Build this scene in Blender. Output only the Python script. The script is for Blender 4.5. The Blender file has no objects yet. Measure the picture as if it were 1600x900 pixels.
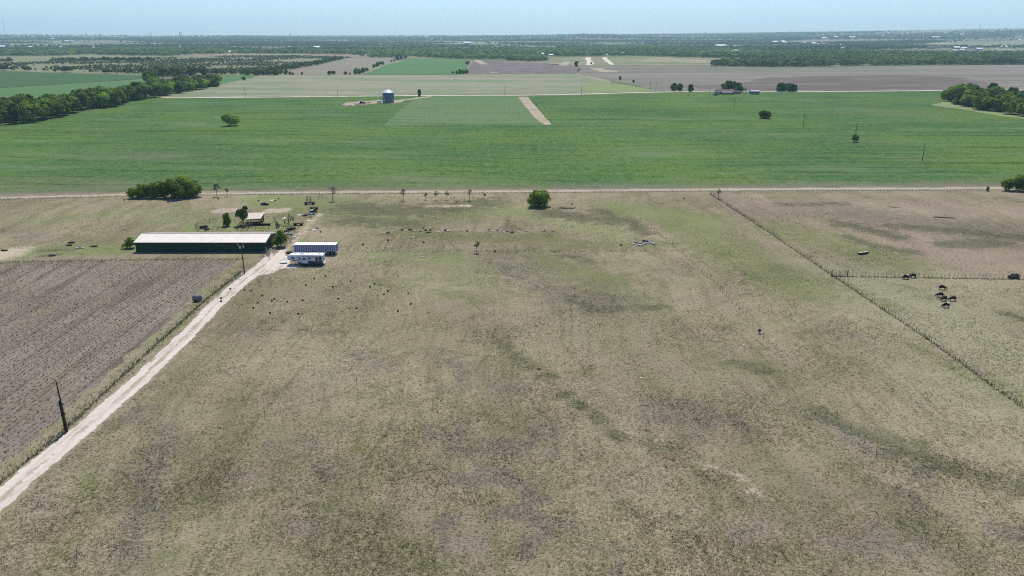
import bpy, bmesh, math, random
import numpy as np
from mathutils import Vector, Matrix

SC = bpy.context.scene
COL = SC.collection
R = math.radians
# ------------------------------------------------------------------ camera, sky, sun, exposure
CAM_H = 60.0
PITCH = math.atan(398.5 / 1200.0)
cam_d = bpy.data.cameras.new('camera')
cam = bpy.data.objects.new('camera', cam_d)
COL.objects.link(cam)
cam.location = (0, 0, CAM_H)
cam.rotation_euler = (math.pi / 2 - PITCH, 0, 0)
cam_d.sensor_width = 36.0
cam_d.lens = 27.0
cam_d.clip_start = 0.5
cam_d.clip_end = 60000
SC.camera = cam

SUN_EL, SUN_AZ = R(60), R(4)
world = bpy.data.worlds.new('World')
SC.world = world
world.use_nodes = True
wn = world.node_tree
sky = wn.nodes.new('ShaderNodeTexSky')
sky.sky_type = 'NISHITA'
sky.sun_disc = False
sky.sun_elevation = SUN_EL
sky.sun_rotation = SUN_AZ
sky.altitude = 200
sky.air_density = 1.0
sky.dust_density = 0.5
sky.ozone_density = 2.0
wb = wn.nodes.new('ShaderNodeMix'); wb.data_type = 'RGBA'; wb.blend_type = 'MULTIPLY'      # white balance of the sky
wb.inputs[0].default_value = 1.0
wb.inputs[7].default_value = (0.72, 0.935, 1.28, 1)
wn.links.new(sky.outputs[0], wb.inputs[6])
wn.links.new(wb.outputs[2], wn.nodes['Background'].inputs[0])
wn.nodes['Background'].inputs[1].default_value = 0.088

sun_d = bpy.data.lights.new('sun', 'SUN')
sun = bpy.data.objects.new('sun', sun_d)
COL.objects.link(sun)
sun_d.energy = 3.8
sun_d.angle = R(0.53)
sun_d.color = (1.0, 0.935, 0.83)
sv = Vector((math.sin(SUN_AZ) * math.cos(SUN_EL), math.cos(SUN_AZ) * math.cos(SUN_EL), math.sin(SUN_EL)))
sun.rotation_euler = sv.to_track_quat('Z', 'Y').to_euler()
sun.location = (0, 0, 200)

SC.view_settings.view_transform = 'Standard'
SC.view_settings.look = 'None'
SC.view_settings.gamma = 1.0
SC.view_settings.exposure = 0.42
SC.view_settings.use_curve_mapping = False
SC.render.engine = 'CYCLES'
SC.cycles.use_denoising = False
SC.cycles.max_bounces = 5
SC.cycles.diffuse_bounces = 2
SC.cycles.transparent_max_bounces = 8
SC.cycles.volume_bounces = 2
SC.render.filter_size = 1.3 if hasattr(SC.render, 'filter_size') else 1.5
SC.cycles.pixel_filter_type = 'BLACKMAN_HARRIS'
SC.cycles.filter_width = 1.1
HAZE_DENSITY = 6.8e-5
HAZE_COLOR = (0.57, 0.84, 1.0)

# ------------------------------------------------------------------ terrain + pixel to ground
rng = np.random.default_rng(7)
random.seed(11)

def sstep(a, b, x):
    t = np.clip((np.asarray(x, float) - a) / (b - a), 0, 1)
    return t * t * (3 - 2 * t)

AZ_K = np.arctan((np.array([-2500, 0, 600, 800, 920, 1000, 1200, 1400, 1600, 2200, 4000]) - 800) / 1264.0)
AZ_V = np.array([26, 29, 18, 24, 42, 44, 66, 88, 112, 120, 60])

def terrain(x, y):
    x = np.asarray(x, float); y = np.asarray(y, float)
    r = np.hypot(x, y)
    az = np.arctan2(x, np.maximum(y, 1e-3))
    p = np.interp(az, AZ_K, AZ_V)
    n = (np.sin(x * .0011 + 1.3) * np.sin(y * .0009 + .4) + .6 * np.sin(x * .0031 + y * .0012) + .4 * np.sin(x * .0057 - y * .0026 + 2))
    h = sstep(4200, 11500, r) * p + sstep(3200, 8000, r) * n * 4.5
    for px, rr, hh, w in ((900, 6900, 15, 330), (985, 6700, 14, 420), (800, 7300, 9, 500)):
        a = math.atan((px - 800) / 1264.0)
        cx, cy = rr * math.sin(a), rr * math.cos(a)
        h = h + hh * np.exp(-((x - cx) / w) ** 2 - ((y - cy) / 420) ** 2)
    return h

def ray(px, py):
    u, v = (px - 800) / 1200.0, (450 - py) / 1200.0
    return np.array([u, math.cos(PITCH) + v * math.sin(PITCH), -math.sin(PITCH) + v * math.cos(PITCH)])

def G(px, py, z=0.0):
    """point of the ground seen at a place of the photograph (1600 x 900)"""
    d = ray(px, py)
    t = (CAM_H - z) / -d[2] if d[2] < -1e-6 else 1e9
    if t * d[1] > 3000:
        t = 2800.0
        while t < 13800:
            if CAM_H + d[2] * t <= float(terrain(d[0] * t, d[1] * t)):
                break
            t += 20
        x, y = d[0] * t, d[1] * t
        return Vector((x, y, float(terrain(x, y))))
    return Vector((d[0] * t, d[1] * t, z))

def G2(px, py):
    g = G(px, py)
    return (g.x, g.y)

# ------------------------------------------------------------------ tags
def tag(o, label=None, cat=None, group=None, kind=None):
    if label: o['label'] = label
    if cat: o['category'] = cat
    if group: o['group'] = group
    if kind: o['kind'] = kind
    return o

def thing(name, label, cat, loc=(0, 0, 0), rz=0.0, group=None):
    o = bpy.data.objects.new(name, None)
    COL.objects.link(o)
    o.empty_display_size = 0.3
    o.location = loc
    o.rotation_euler = (0, 0, rz)
    return tag(o, label, cat, group)

def dup(root, loc, rz=0.0, s=None, label=None, group=None):
    r = root.copy(); COL.objects.link(r)
    r.location = loc; r.rotation_euler = (0, 0, rz)
    if s is not None: r.scale = s if hasattr(s, '__len__') else (s, s, s)
    if label: r['label'] = label
    if group: r['group'] = group
    for ch in list(root.children):
        c = ch.copy(); COL.objects.link(c); c.parent = r
        for g in list(ch.children):
            d = g.copy(); COL.objects.link(d); d.parent = c
    return r

# ------------------------------------------------------------------ mesh builder
class MB:
    def __init__(self):
        self.v = []; self.f = []; self.m = []
    def add(self, vs, fs, mi=0):
        k = len(self.v)
        self.v += [tuple(p) for p in vs]
        self.f += [tuple(i + k for i in f) for f in fs]
        self.m += [mi] * len(fs)
        return self
    def box(self, c, s, rz=0.0, mi=0, taper=1.0, top_shift=(0, 0)):
        cx, cy, cz = c; sx, sy, sz = s[0] / 2, s[1] / 2, s[2] / 2
        vs = []
        for z in (-1, 1):
            k = taper if z > 0 else 1
            for x, y in ((-1, -1), (1, -1), (1, 1), (-1, 1)):
                X, Y = x * sx * k + (top_shift[0] if z > 0 else 0), y * sy * k + (top_shift[1] if z > 0 else 0)
                vs.append((cx + X * math.cos(rz) - Y * math.sin(rz), cy + X * math.sin(rz) + Y * math.cos(rz), cz + z * sz))
        return self.add(vs, [(0, 3, 2, 1), (4, 5, 6, 7), (0, 1, 5, 4), (1, 2, 6, 5), (2, 3, 7, 6), (3, 0, 4, 7)], mi)
    def tube(self, a, b, r0, r1=None, n=6, mi=0):
        a, b = Vector(a), Vector(b)
        r1 = r0 if r1 is None else r1
        d = (b - a)
        if d.length < 1e-6: return self
        d.normalize()
        u = d.orthogonal().normalized(); w = d.cross(u)
        vs = []
        for p, r in ((a, r0), (b, r1)):
            for i in range(n):
                t = 2 * math.pi * i / n
                vs.append(p + u * (r * math.cos(t)) + w * (r * math.sin(t)))
        fs = [(i, (i + 1) % n, n + (i + 1) % n, n + i) for i in range(n)]
        fs += [tuple(range(n - 1, -1, -1)), tuple(range(n, 2 * n))]
        return self.add(vs, fs, mi)
    def path(self, pts, rad, n=5, mi=0):
        for i in range(len(pts) - 1):
            r0 = rad[i] if hasattr(rad, '__len__') else rad
            r1 = rad[i + 1] if hasattr(rad, '__len__') else rad
            self.tube(pts[i], pts[i + 1], r0, r1, n, mi)
        return self
    def lathe(self, prof, n=24, c=(0, 0, 0), axis='z', mi=0, caps=True):
        vs = []
        for r, h in prof:
            for i in range(n):
                t = 2 * math.pi * i / n
                p = (r * math.cos(t), r * math.sin(t), h)
                if axis == 'x': p = (p[2], p[0], p[1])
                if axis == 'y': p = (p[0], p[2], p[1])
                vs.append((c[0] + p[0], c[1] + p[1], c[2] + p[2]))
        fs = []
        for j in range(len(prof) - 1):
            for i in range(n):
                fs.append((j * n + i, j * n + (i + 1) % n, (j + 1) * n + (i + 1) % n, (j + 1) * n + i))
        if caps:
            fs.append(tuple(range(n - 1, -1, -1)))
            fs.append(tuple((len(prof) - 1) * n + i for i in range(n)))
        return self.add(vs, fs, mi)
    def lump(self, c, s, seed=0, n=9, rough=.25, mi=0):
        """an uneven closed lump resting on its base"""
        rr = random.Random(seed); m = 5
        vs = []
        for j in range(m):
            ph = math.pi * (j + .5) / m
            for i in range(n):
                t = 2 * math.pi * i / n
                k = 1 + rough * (rr.random() - .5) * 2
                z = math.cos(ph) * k
                vs.append((c[0] + s[0] / 2 * k * math.sin(ph) * math.cos(t), c[1] + s[1] / 2 * k * math.sin(ph) * math.sin(t), c[2] + s[2] / 2 * (1 + z)))
        fs = [(j * n + i, (j + 1) * n + i, (j + 1) * n + (i + 1) % n, j * n + (i + 1) % n) for j in range(m - 1) for i in range(n)]
        fs.append(tuple(range(n))); fs.append(tuple((m - 1) * n + n - 1 - i for i in range(n)))
        return self.add(vs, fs, mi)
    def mesh(self, name, mats, smooth=False):
        me = bpy.data.meshes.new(name)
        me.from_pydata(self.v, [], self.f)
        for m in (mats if isinstance(mats, (list, tuple)) else [mats]):
            me.materials.append(m)
        me.polygons.foreach_set('material_index', self.m)
        if smooth: me.polygons.foreach_set('use_smooth', [True] * len(self.f))
        me.update()
        return me
    def build(self, name, mats, parent=None, smooth=False):
        o = bpy.data.objects.new(name, self.mesh(name, mats, smooth))
        COL.objects.link(o)
        o.parent = parent
        return o

def np_mesh(name, verts, faces, mats, attrs=None, smooth=False):
    """verts (n,3), faces (m,k) with one k"""
    me = bpy.data.meshes.new(name)
    n, (m, k) = len(verts), faces.shape
    me.vertices.add(n); me.vertices.foreach_set('co', np.ascontiguousarray(verts, np.float32).ravel())
    me.loops.add(m * k); me.loops.foreach_set('vertex_index', np.ascontiguousarray(faces, np.int32).ravel())
    me.polygons.add(m); me.polygons.foreach_set('loop_start', np.arange(m, dtype=np.int32) * k)
    me.update(calc_edges=True)
    for mt in (mats if isinstance(mats, (list, tuple)) else [mats]): me.materials.append(mt)
    for an, av in (attrs or {}).items():
        a = me.attributes.new(an, 'FLOAT', 'POINT')
        a.data.foreach_set('value', np.ascontiguousarray(av, np.float32))
    if smooth: me.polygons.foreach_set('use_smooth', np.ones(m, bool))
    return me

def obj(name, me, parent=None):
    o = bpy.data.objects.new(name, me); COL.objects.link(o); o.parent = parent
    return o

# ------------------------------------------------------------------ shader helpers
class NT:
    def __init__(self, name):
        self.mat = bpy.data.materials.new(name)
        self.mat.use_nodes = True
        self.t = self.mat.node_tree
        self.b = self.t.nodes['Principled BSDF']
        self.out = self.t.nodes['Material Output']
        self.b.inputs['Specular IOR Level'].default_value = 0.02
        self._co = None
    def n(self, typ, **kw):
        x = self.t.nodes.new(typ)
        for k, v in kw.items(): setattr(x, k, v)
        return x
    def l(self, a, b): self.t.links.new(a, b)
    def put(self, sock, v):
        if isinstance(v, (int, float)): sock.default_value = v
        elif isinstance(v, (tuple, list)): sock.default_value = tuple(v) + ((1.0,) if len(sock.default_value) == 4 and len(v) == 3 else ())
        else: self.l(v, sock)
    @property
    def co(self):
        if self._co is None: self._co = self.n('ShaderNodeTexCoord').outputs['Object']
        return self._co
    def mapped(self, scale=(1, 1, 1), rz=0.0, loc=(0, 0, 0), src=None):
        """rotate first, then scale"""
        m = self.n('ShaderNodeMapping', vector_type='POINT'); m.inputs['Rotation'].default_value = (0, 0, rz)
        self.l(src or self.co, m.inputs[0])
        k = self.n('ShaderNodeVectorMath', operation='MULTIPLY_ADD')
        self.l(m.outputs[0], k.inputs[0]); k.inputs[1].default_value = scale; k.inputs[2].default_value = loc
        return k.outputs[0]
    def noise(self, scale, detail=4, rough=.55, vec=None, dist=0.0):
        x = self.n('ShaderNodeTexNoise')
        x.inputs['Scale'].default_value = scale; x.inputs['Detail'].default_value = detail
        x.inputs['Roughness'].default_value = rough; x.inputs['Distortion'].default_value = dist
        self.l(vec or self.co, x.inputs['Vector'])
        return x.outputs['Fac']
    def ramp(self, f, a, b, lo=0.0, hi=1.0):
        x = self.n('ShaderNodeMapRange', interpolation_type='SMOOTHSTEP')
        self.put(x.inputs['Value'], f)
        x.inputs['From Min'].default_value = a; x.inputs['From Max'].default_value = b
        x.inputs['To Min'].default_value = lo; x.inputs['To Max'].default_value = hi
        return x.outputs[0]
    def math(self, op, a, b=0.0):
        x = self.n('ShaderNodeMath', operation=op)
        self.put(x.inputs[0], a); self.put(x.inputs[1], b)
        return x.outputs[0]
    def mix(self, f, a, b, blend='MIX'):
        x = self.n('ShaderNodeMix', data_type='RGBA', blend_type=blend)
        self.put(x.inputs[0], f); self.put(x.inputs[6], a); self.put(x.inputs[7], b)
        return x.outputs[2]
    def scale(self, c, f):
        x = self.n('ShaderNodeVectorMath', operation='SCALE')
        self.put(x.inputs[0], c); self.put(x.inputs['Scale'], f)
        return x.outputs[0]
    def attr(self, name):
        x = self.n('ShaderNodeAttribute', attribute_name=name)
        return x.outputs['Fac']
    def bump(self, h, strength=.5, dist=.1):
        x = self.n('ShaderNodeBump'); x.inputs['Strength'].default_value = strength; x.inputs['Distance'].default_value = dist
        self.l(h, x.inputs['Height']); self.l(x.outputs[0], self.b.inputs['Normal'])
    def fin(self, col, rough=.9, metal=0.0):
        self.put(self.b.inputs['Base Color'], col)
        self.put(self.b.inputs['Roughness'], rough)
        self.b.inputs['Metallic'].default_value = metal
        return self.mat

def surf(name, c1, c2, scale=3.0, rough=.8, metal=0.0, bump=0.0, stretch=(1, 1, 1), lo=.35, hi=.65, spec=.2):
    m = NT(name)
    f = m.noise(scale, 5, .6, m.mapped(stretch))
    m.b.inputs['Specular IOR Level'].default_value = spec
    if bump: m.bump(f, bump, .05)
    return m.fin(m.mix(m.ramp(f, lo, hi), c1, c2), rough, metal)

# ------------------------------------------------------------------ pasture patches (real cover of the ground)
# kind, polyline in photo coordinates, half width in metres, strength
PATCH = [
    ('g', [(470, 330), (640, 345), (760, 330)], 9, .7), ('d', [(545, 325), (640, 330), (760, 318)], 7, 1.0), ('d', [(535, 345), (640, 350)], 5, .8),
    ('d', [(860, 332), (900, 340), (965, 345)], 5, 1.0), ('d', [(935, 330), (990, 350), (1005, 362)], 3, .9),
    ('g', [(970, 330), (1060, 335), (1130, 380)], 10, .75), ('g', [(1060, 345), (1140, 400), (1230, 440)], 9, .9), ('g', [(880, 385), (960, 382), (1060, 380)], 5, .6),
    ('g', [(840, 405), (900, 430), (960, 440)], 6, .9), ('d', [(870, 395), (930, 410)], 2.5, .6), ('g', [(700, 400), (800, 395), (840, 400)], 4, .5),
    ('p', [(780, 400), (860, 450), (950, 470)], 9, .6), ('p', [(850, 425), (840, 450)], 6, .6),
    ('g', [(600, 440), (760, 440), (840, 455)], 5, .45), ('g', [(690, 455), (740, 470)], 4, .5),
    ('d', [(890, 465), (930, 485), (1040, 478)], 2.2, .7), ('d', [(780, 535), (825, 570), (860, 590)], 2.0, .9),
    ('d', [(880, 615), (930, 650), (970, 685)], 1.3, 1.0), ('d', [(1000, 690), (1100, 745), (1170, 790)], .7, .7),
    ('g', [(1110, 560), (1180, 575), (1240, 590)], 3, .8), ('d', [(1150, 565), (1190, 578)], 1.6, .9),
    ('d', [(1280, 645), (1330, 670), (1400, 690)], 2.0, 1.1), ('d', [(1380, 690), (1450, 720), (1600, 760)], 2.6, .9), ('p', [(1230, 640), (1300, 660), (1360, 700), (1450, 740)], 1.6, 1.0),
    ('p', [(1040, 640), (1080, 660), (1130, 655)], 5, .8), ('p', [(700, 560), (720, 590), (790, 600)], 5, .7), ('p', [(560, 560), (600, 570)], 5, .6),
    ('p', [(700, 680), (760, 700), (850, 690)], 3.4, .9), ('p', [(720, 750), (790, 740), (840, 780)], 2.0, 1.1), ('p', [(780, 805), (830, 800), (850, 830), (820, 860)], 1.2, 1.5),
    ('p', [(680, 820), (720, 815)], .9, 1.6), ('p', [(690, 855), (700, 860)], 1.0, 1.3), ('p', [(880, 820), (960, 870)], 3, .6), ('d', [(975, 790), (990, 800)], 1.2, .8),
    ('p', [(1560, 830), (1600, 840)], 2, 1.0), ('p', [(1380, 760), (1460, 790)], 4, .5), ('p', [(450, 690), (500, 740)], 4, .5),
    ('g', [(560, 700), (590, 720), (570, 800)], 1.6, .8), ('g', [(640, 860), (680, 890)], 2.5, .7), ('g', [(790, 820), (800, 850)], 2, .7), ('g', [(800, 730), (850, 760)], 2, .5),
    ('g', [(90, 880), (100, 860)], 2.0, .9), ('g', [(130, 770), (140, 740)], 1.6, .8), ('g', [(290, 820), (310, 790)], 1.4, .8), ('p', [(240, 720), (230, 800), (200, 880)], 2.5, .8),
    ('g', [(280, 660), (300, 655)], 2, .6), ('p', [(190, 655), (230, 640), (250, 670)], 2.5, .7), ('d', [(400, 500), (470, 515), (520, 520)], 5, .4),
    ('s', [(1100, 725), (1160, 745), (1205, 790)], .55, 1.0), ('s', [(1160, 765), (1180, 770)], .4, 1.0), ('s', [(1150, 735), (1215, 800)], .5, .6), ('s', [(1180, 815), (1220, 830)], .4, .7),
    ('s', [(800, 540), (880, 570), (980, 630), (1000, 670), (1050, 720)], .7, .3), ('s', [(347, 329), (356, 329)], 2.2, 2), ('s', [(424, 329.5), (442, 328.5)], 2.0, 2), ('s', [(0, 398), (15, 396)], 4, 1.5),
    ('s', [(670, 322), (730, 322)], 2, .6), ('s', [(530, 395), (500, 410)], 2, .25),
    ('s', [(445, 392), (465, 372), (480, 352), (500, 335)], 1.3, .5), ('s', [(438, 400), (450, 385), (458, 375)], .6, .9),
    ('l', [(960, 320), (1040, 335), (1120, 345)], 9, .5), ('g', [(1090, 350), (1170, 410), (1260, 450)], 9, .8), ('g', [(820, 420), (930, 450), (1000, 470)], 7, .6), ('l', [(740, 315), (820, 335), (960, 365)], 6, .5), ('g', [(640, 362), (740, 372), (860, 372)], 5, .7), ('l', [(590, 400), (720, 408), (760, 425)], 7, .45), ('y', [(980, 400), (1080, 440)], 8, .5), ('r', [(1120, 310), (1180, 316)], 8, .6),
    ('l', [(420, 312), (440, 318), (520, 318)], 9, .9), ('l', [(0, 396), (70, 393), (200, 388)], 4, 1.2), ('l', [(310, 355), (380, 352), (440, 352)], 5, 1.1), ('l', [(240, 345), (340, 340)], 5, .5), ('l', [(455, 385), (470, 376)], 2, 1),
    ('l', [(120, 338), (230, 330), (330, 330)], 7, .4), ('l', [(0, 345), (100, 348)], 5, .35), ('d', [(30, 393), (120, 390)], 1.2, .8), ('d', [(60, 401), (90, 398)], 1.0, 1.0),
    ('r', [(1180, 330), (1250, 322), (1330, 318)], 10, .7), ('r', [(1390, 360), (1480, 395), (1600, 410)], 14, .9), ('r', [(1420, 320), (1600, 330)], 12, .7), ('r', [(1440, 545), (1540, 580)], 5, .5),
    ('p', [(1340, 335), (1450, 350), (1600, 365)], 12, .9), ('d', [(1320, 350), (1370, 362), (1400, 370)], 4, 1.0), ('d', [(1400, 353), (1500, 362), (1600, 372)], 3.5, .9), ('d', [(1480, 382), (1560, 380)], 4, 1.0), ('d', [(1320, 370), (1370, 385), (1430, 395)], 2.5, .9),
    ('g', [(1230, 360), (1300, 380), (1400, 410)], 9, .7), ('d', [(1220, 320), (1320, 318)], 3, .6), ('d', [(1570, 490), (1600, 500)], 1.5, .9),
    ('y', [(1340, 440), (1500, 520), (1600, 600)], 18, .9), ('y', [(1500, 445), (1600, 470)], 16, .7), ('d', [(1420, 455), (1470, 465)], 5, .35), ('g', [(1560, 600), (1600, 620)], 4, .8), ('g', [(1300, 440), (1400, 480)], 3, .5),
    ('g', [(1430, 540), (1480, 570), (1510, 590)], 2.0, .9),
    ('g', [(90, 690), (180, 640), (300, 520), (390, 420)], 2.5, .35), ('l', [(230, 585), (300, 510), (360, 450)], 2.0, .5), ('d', [(0, 805), (120, 700), (200, 640), (260, 575), (330, 505)], 1.2, .35),
    ('y', [(640, 435), (690, 440)], 6, .6), ('y', [(900, 500), (1000, 520), (1200, 620)], 16, .35), ('y', [(500, 430), (520, 560)], 14, .3),
]
NEAR_K = {'g': .56, 'd': .78, 'p': .74, 's': .60, 'l': .7, 'y': .8, 'r': .7}
P_W = [(k, np.array([G2(*p) for p in pl]), w, s * (1 if pl[0][1] < 470 else NEAR_K[k])) for k, pl, w, s in PATCH]

def patches(x, y):
    x = np.asarray(x, float); y = np.asarray(y, float)
    out = {k: np.zeros(x.shape) for k in 'gdpslry'}
    for k, pts, w, s in P_W:
        dm = np.full(x.shape, 1e9)
        for a, b in zip(pts[:-1], pts[1:]):
            d = b - a; L2 = float(d @ d) + 1e-9
            t = np.clip(((x - a[0]) * d[0] + (y - a[1]) * d[1]) / L2, 0, 1)
            dm = np.minimum(dm, np.hypot(x - a[0] - t * d[0], (y - a[1] - t * d[1]) * .8))
        out[k] = np.maximum(out[k], s * np.exp(-(dm / (w * 1.15)) ** 2))
    return out

TRACK = [(-70, 850), (-25, 806), (0, 783), (50, 736), (110, 688), (165, 640), (230, 583), (300, 515), (345, 468), (385, 435), (415, 412), (436, 394)]
TRACK_W = [G2(*p) for p in TRACK]

def pasture_colour(m, tuft=False):
    lo = m.noise(.035, 5, .6); mid = m.noise(.16, 5, .62)
    edge = m.math('ADD', m.noise(.28, 4, .65), m.math('MULTIPLY', m.noise(1.7, 3, .6), .5))       # breaks the patches up
    edge = m.math('SUBTRACT', edge, .76)
    wv = m.n('ShaderNodeVectorMath', operation='MULTIPLY_ADD')
    wn_ = m.n('ShaderNodeTexNoise'); wn_.inputs['Scale'].default_value = .02; wn_.inputs['Detail'].default_value = 2; m.l(m.co, wn_.inputs['Vector'])
    m.l(wn_.outputs['Color'], wv.inputs[0]); wv.inputs[1].default_value = (26, 26, 0); m.l(m.co, wv.inputs[2])
    wob = wv.outputs[0]
    st3 = m.noise(1.0, 3, .5, m.mapped((.16, .012, 1), R(-6), (3, 8, 0), wob))
    st4 = m.noise(1.0, 4, .6, m.mapped((.9, .02, 1), R(-4), (13, 8, 0), wob))
    st1 = m.noise(1.0, 4, .55, m.mapped((.03, .5, 1), R(-38)))    # faint mowing lines
    st2 = m.noise(1.0, 4, .55, m.mapped((.6, .03, 1), R(4)))
    c = m.mix(m.ramp(lo, .38, .62), (.315, .262, .172), (.265, .232, .135))
    c = m.mix(m.ramp(mid, .46, .74, 0, .55), c, (.205, .198, .108))
    c = m.mix(m.ramp(m.noise(.06, 6, .65, m.mapped(loc=(40, 9, 3))), .52, .70, 0, .8), c, (.235, .195, .155))
    c = m.mix(m.ramp(m.noise(.09, 6, .7, m.mapped(loc=(7, 91, 3))), .56, .72, 0, .6), c, (.27, .225, .115))
    c = m.mix(m.ramp(m.noise(.12, 6, .7, m.mapped(loc=(71, 31, 3))), .56, .68, 0, .8), c, (.150, .160, .076))
    c = m.mix(m.ramp(st1, .52, .70, 0, .5), c, (.34, .285, .19))
    c = m.mix(m.ramp(st1, .30, .46, .4, 0), c, (.16, .145, .085))
    c = m.mix(m.ramp(st2, .54, .72, 0, .5), c, (.16, .152, .078))
    c = m.mix(m.ramp(st3, .50, .66, 0, .6), c, (.185, .172, .092))
    c = m.mix(m.ramp(st3, .32, .46, .5, 0), c, (.31, .262, .185))
    c = m.mix(m.ramp(st4, .55, .70, 0, .55), c, (.150, .138, .082))
    c = m.mix(m.ramp(st4, .30, .42, .45, 0), c, (.36, .31, .215))
    for k, col, gain in (('y', (.300, .285, .175), 1.0), ('r', (.300, .225, .168), 1.0), ('g', (.178, .192, .078), 1.1), ('l', (.205, .245, .095), 1.2), ('p', (.190, .165, .128), .9), ('d', (.118, .122, .068), 1.0), ('s', (.52, .43, .325), 1.15)):
        f = m.math('MULTIPLY', m.attr('c_' + k), gain)
        f = m.math('MULTIPLY', m.ramp(m.math('ADD', f, m.math('MULTIPLY', edge, 2.3)), .05, .82, 0, .85), m.ramp(m.attr('c_' + k), .02, .30))
        c = m.mix(f, c, col)
    return m.scale(c, m.ramp(m.noise(.018, 4, .6, m.mapped(loc=(3, 77, 0))), .35, .65, .80, 1.03))

m = NT('pasture_ground')
c = pasture_colour(m)
f1 = m.noise(1.0, 5, .72, m.mapped((.55, 1.35, 1), R(-6))); f2 = m.noise(1.0, 4, .72, m.mapped((1.9, 4.2, 1), R(5))); f3 = m.noise(.5, 5, .72, m.mapped((.6, 1.2, 1), R(20), (5, 5, 0)))
c = m.mix(m.ramp(f1, .55, .70, 0, .5), c, (.13, .112, .065))
c = m.mix(m.ramp(f1, .32, .44, .35, 0), c, (.38, .33, .225))
c = m.mix(m.ramp(f2, .52, .64, 0, .8), c, (.07, .06, .036))
c = m.mix(m.ramp(f2, .30, .44, .55, 0), c, (.38, .33, .23))
c = m.mix(m.ramp(f3, .66, .78, 0, .4), c, (.10, .095, .06))
hh = m.math('ADD', m.math('MULTIPLY', f1, .6), m.math('MULTIPLY', f2, .4))
m.bump(hh, .9, .35)
PASTURE = m.fin(c, .95)

m = NT('grass_blades')
c = pasture_colour(m, True)
c = m.mix(m.attr('tone'), m.scale(c, .80), m.scale(c, 1.45))
tr = m.n('ShaderNodeBsdfTranslucent'); m.l(c, tr.inputs[0])
mx = m.n('ShaderNodeMixShader'); mx.inputs[0].default_value = .4
m.fin(c, .9)
m.l(m.b.outputs[0], mx.inputs[1]); m.l(tr.outputs[0], mx.inputs[2]); m.l(mx.outputs[0], m.out.inputs[0])
GRASS = m.mat

# far countryside: a patchwork of fields
m = NT('countryside_ground')
v = m.n('ShaderNodeTexVoronoi', distance='CHEBYCHEV'); v.inputs['Scale'].default_value = 1.0
m.l(m.mapped((1 / 520, 1 / 430, 0), R(9)), v.inputs['Vector'])
sepc = m.n('ShaderNodeSeparateColor'); m.l(v.outputs['Color'], sepc.inputs[0])
cr = m.n('ShaderNodeValToRGB'); cr.color_ramp.interpolation = 'CONSTANT'
els = [(0, (.21, .20, .115)), (.2, (.11, .15, .06)), (.38, (.24, .21, .14)), (.52, (.155, .13, .115)), (.64, (.16, .19, .08)), (.78, (.28, .25, .17)), (.88, (.13, .12, .09))]
while len(cr.color_ramp.elements) < len(els): cr.color_ramp.elements.new(.5)
for e, (p, col) in zip(cr.color_ramp.elements, els): e.position = p; e.color = col + (1,)
m.l(sepc.outputs[0], cr.inputs[0])
c = m.mix(m.ramp(m.noise(.004, 6, .65), .45, .65, 0, .6), cr.outputs[0], (.15, .16, .08))
c = m.mix(m.ramp(m.noise(.02, 6, .7), .5, .7, 0, .6), c, (.10, .105, .06))
COUNTRY = m.fin(c, .95)

# ploughed field with rows along the track
TA = math.atan2(TRACK_W[9][1] - TRACK_W[2][1], TRACK_W[9][0] - TRACK_W[2][0])
m = NT('ploughed_soil')
along = m.mapped((1, 1, 1), -TA)
rows = m.noise(1.0, 4, .65, m.mapped((.03, 1.1, 1), -TA))
clod = m.noise(1.0, 5, .75, m.mapped((.9, 1.9, 1), -TA + R(20)))
big = m.noise(.05, 5, .6)
c = m.mix(m.ramp(big, .4, .62), (.215, .182, .140), (.250, .214, .164))
c = m.mix(m.ramp(rows, .45, .66, 0, .65), c, (.175, .146, .115))
c = m.mix(m.ramp(rows, .28, .42, .5, 0), c, (.28, .236, .19))
rows2 = m.noise(1.0, 5, .65, m.mapped((.02, .32, 1), -TA, (5, 3, 0)))
c = m.mix(m.ramp(rows2, .52, .62, 0, .75), c, (.125, .103, .080))
c = m.mix(m.ramp(rows2, .30, .44, .5, 0), c, (.35, .30, .25))
c = m.mix(m.ramp(m.noise(.09, 5, .7, m.mapped((.35, 1, 1), -TA)), .52, .66, 0, .6), c, (.215, .215, .11))
c = m.mix(m.ramp(m.noise(.12, 5, .7, m.mapped((.3, 1, 1), -TA, (9, 4, 0))), .60, .72, 0, .7), c, (.165, .130, .105))
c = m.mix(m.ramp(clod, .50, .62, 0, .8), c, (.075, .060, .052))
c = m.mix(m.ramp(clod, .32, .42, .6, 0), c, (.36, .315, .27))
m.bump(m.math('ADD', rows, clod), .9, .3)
PLOUGH = m.fin(c, .95)

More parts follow.
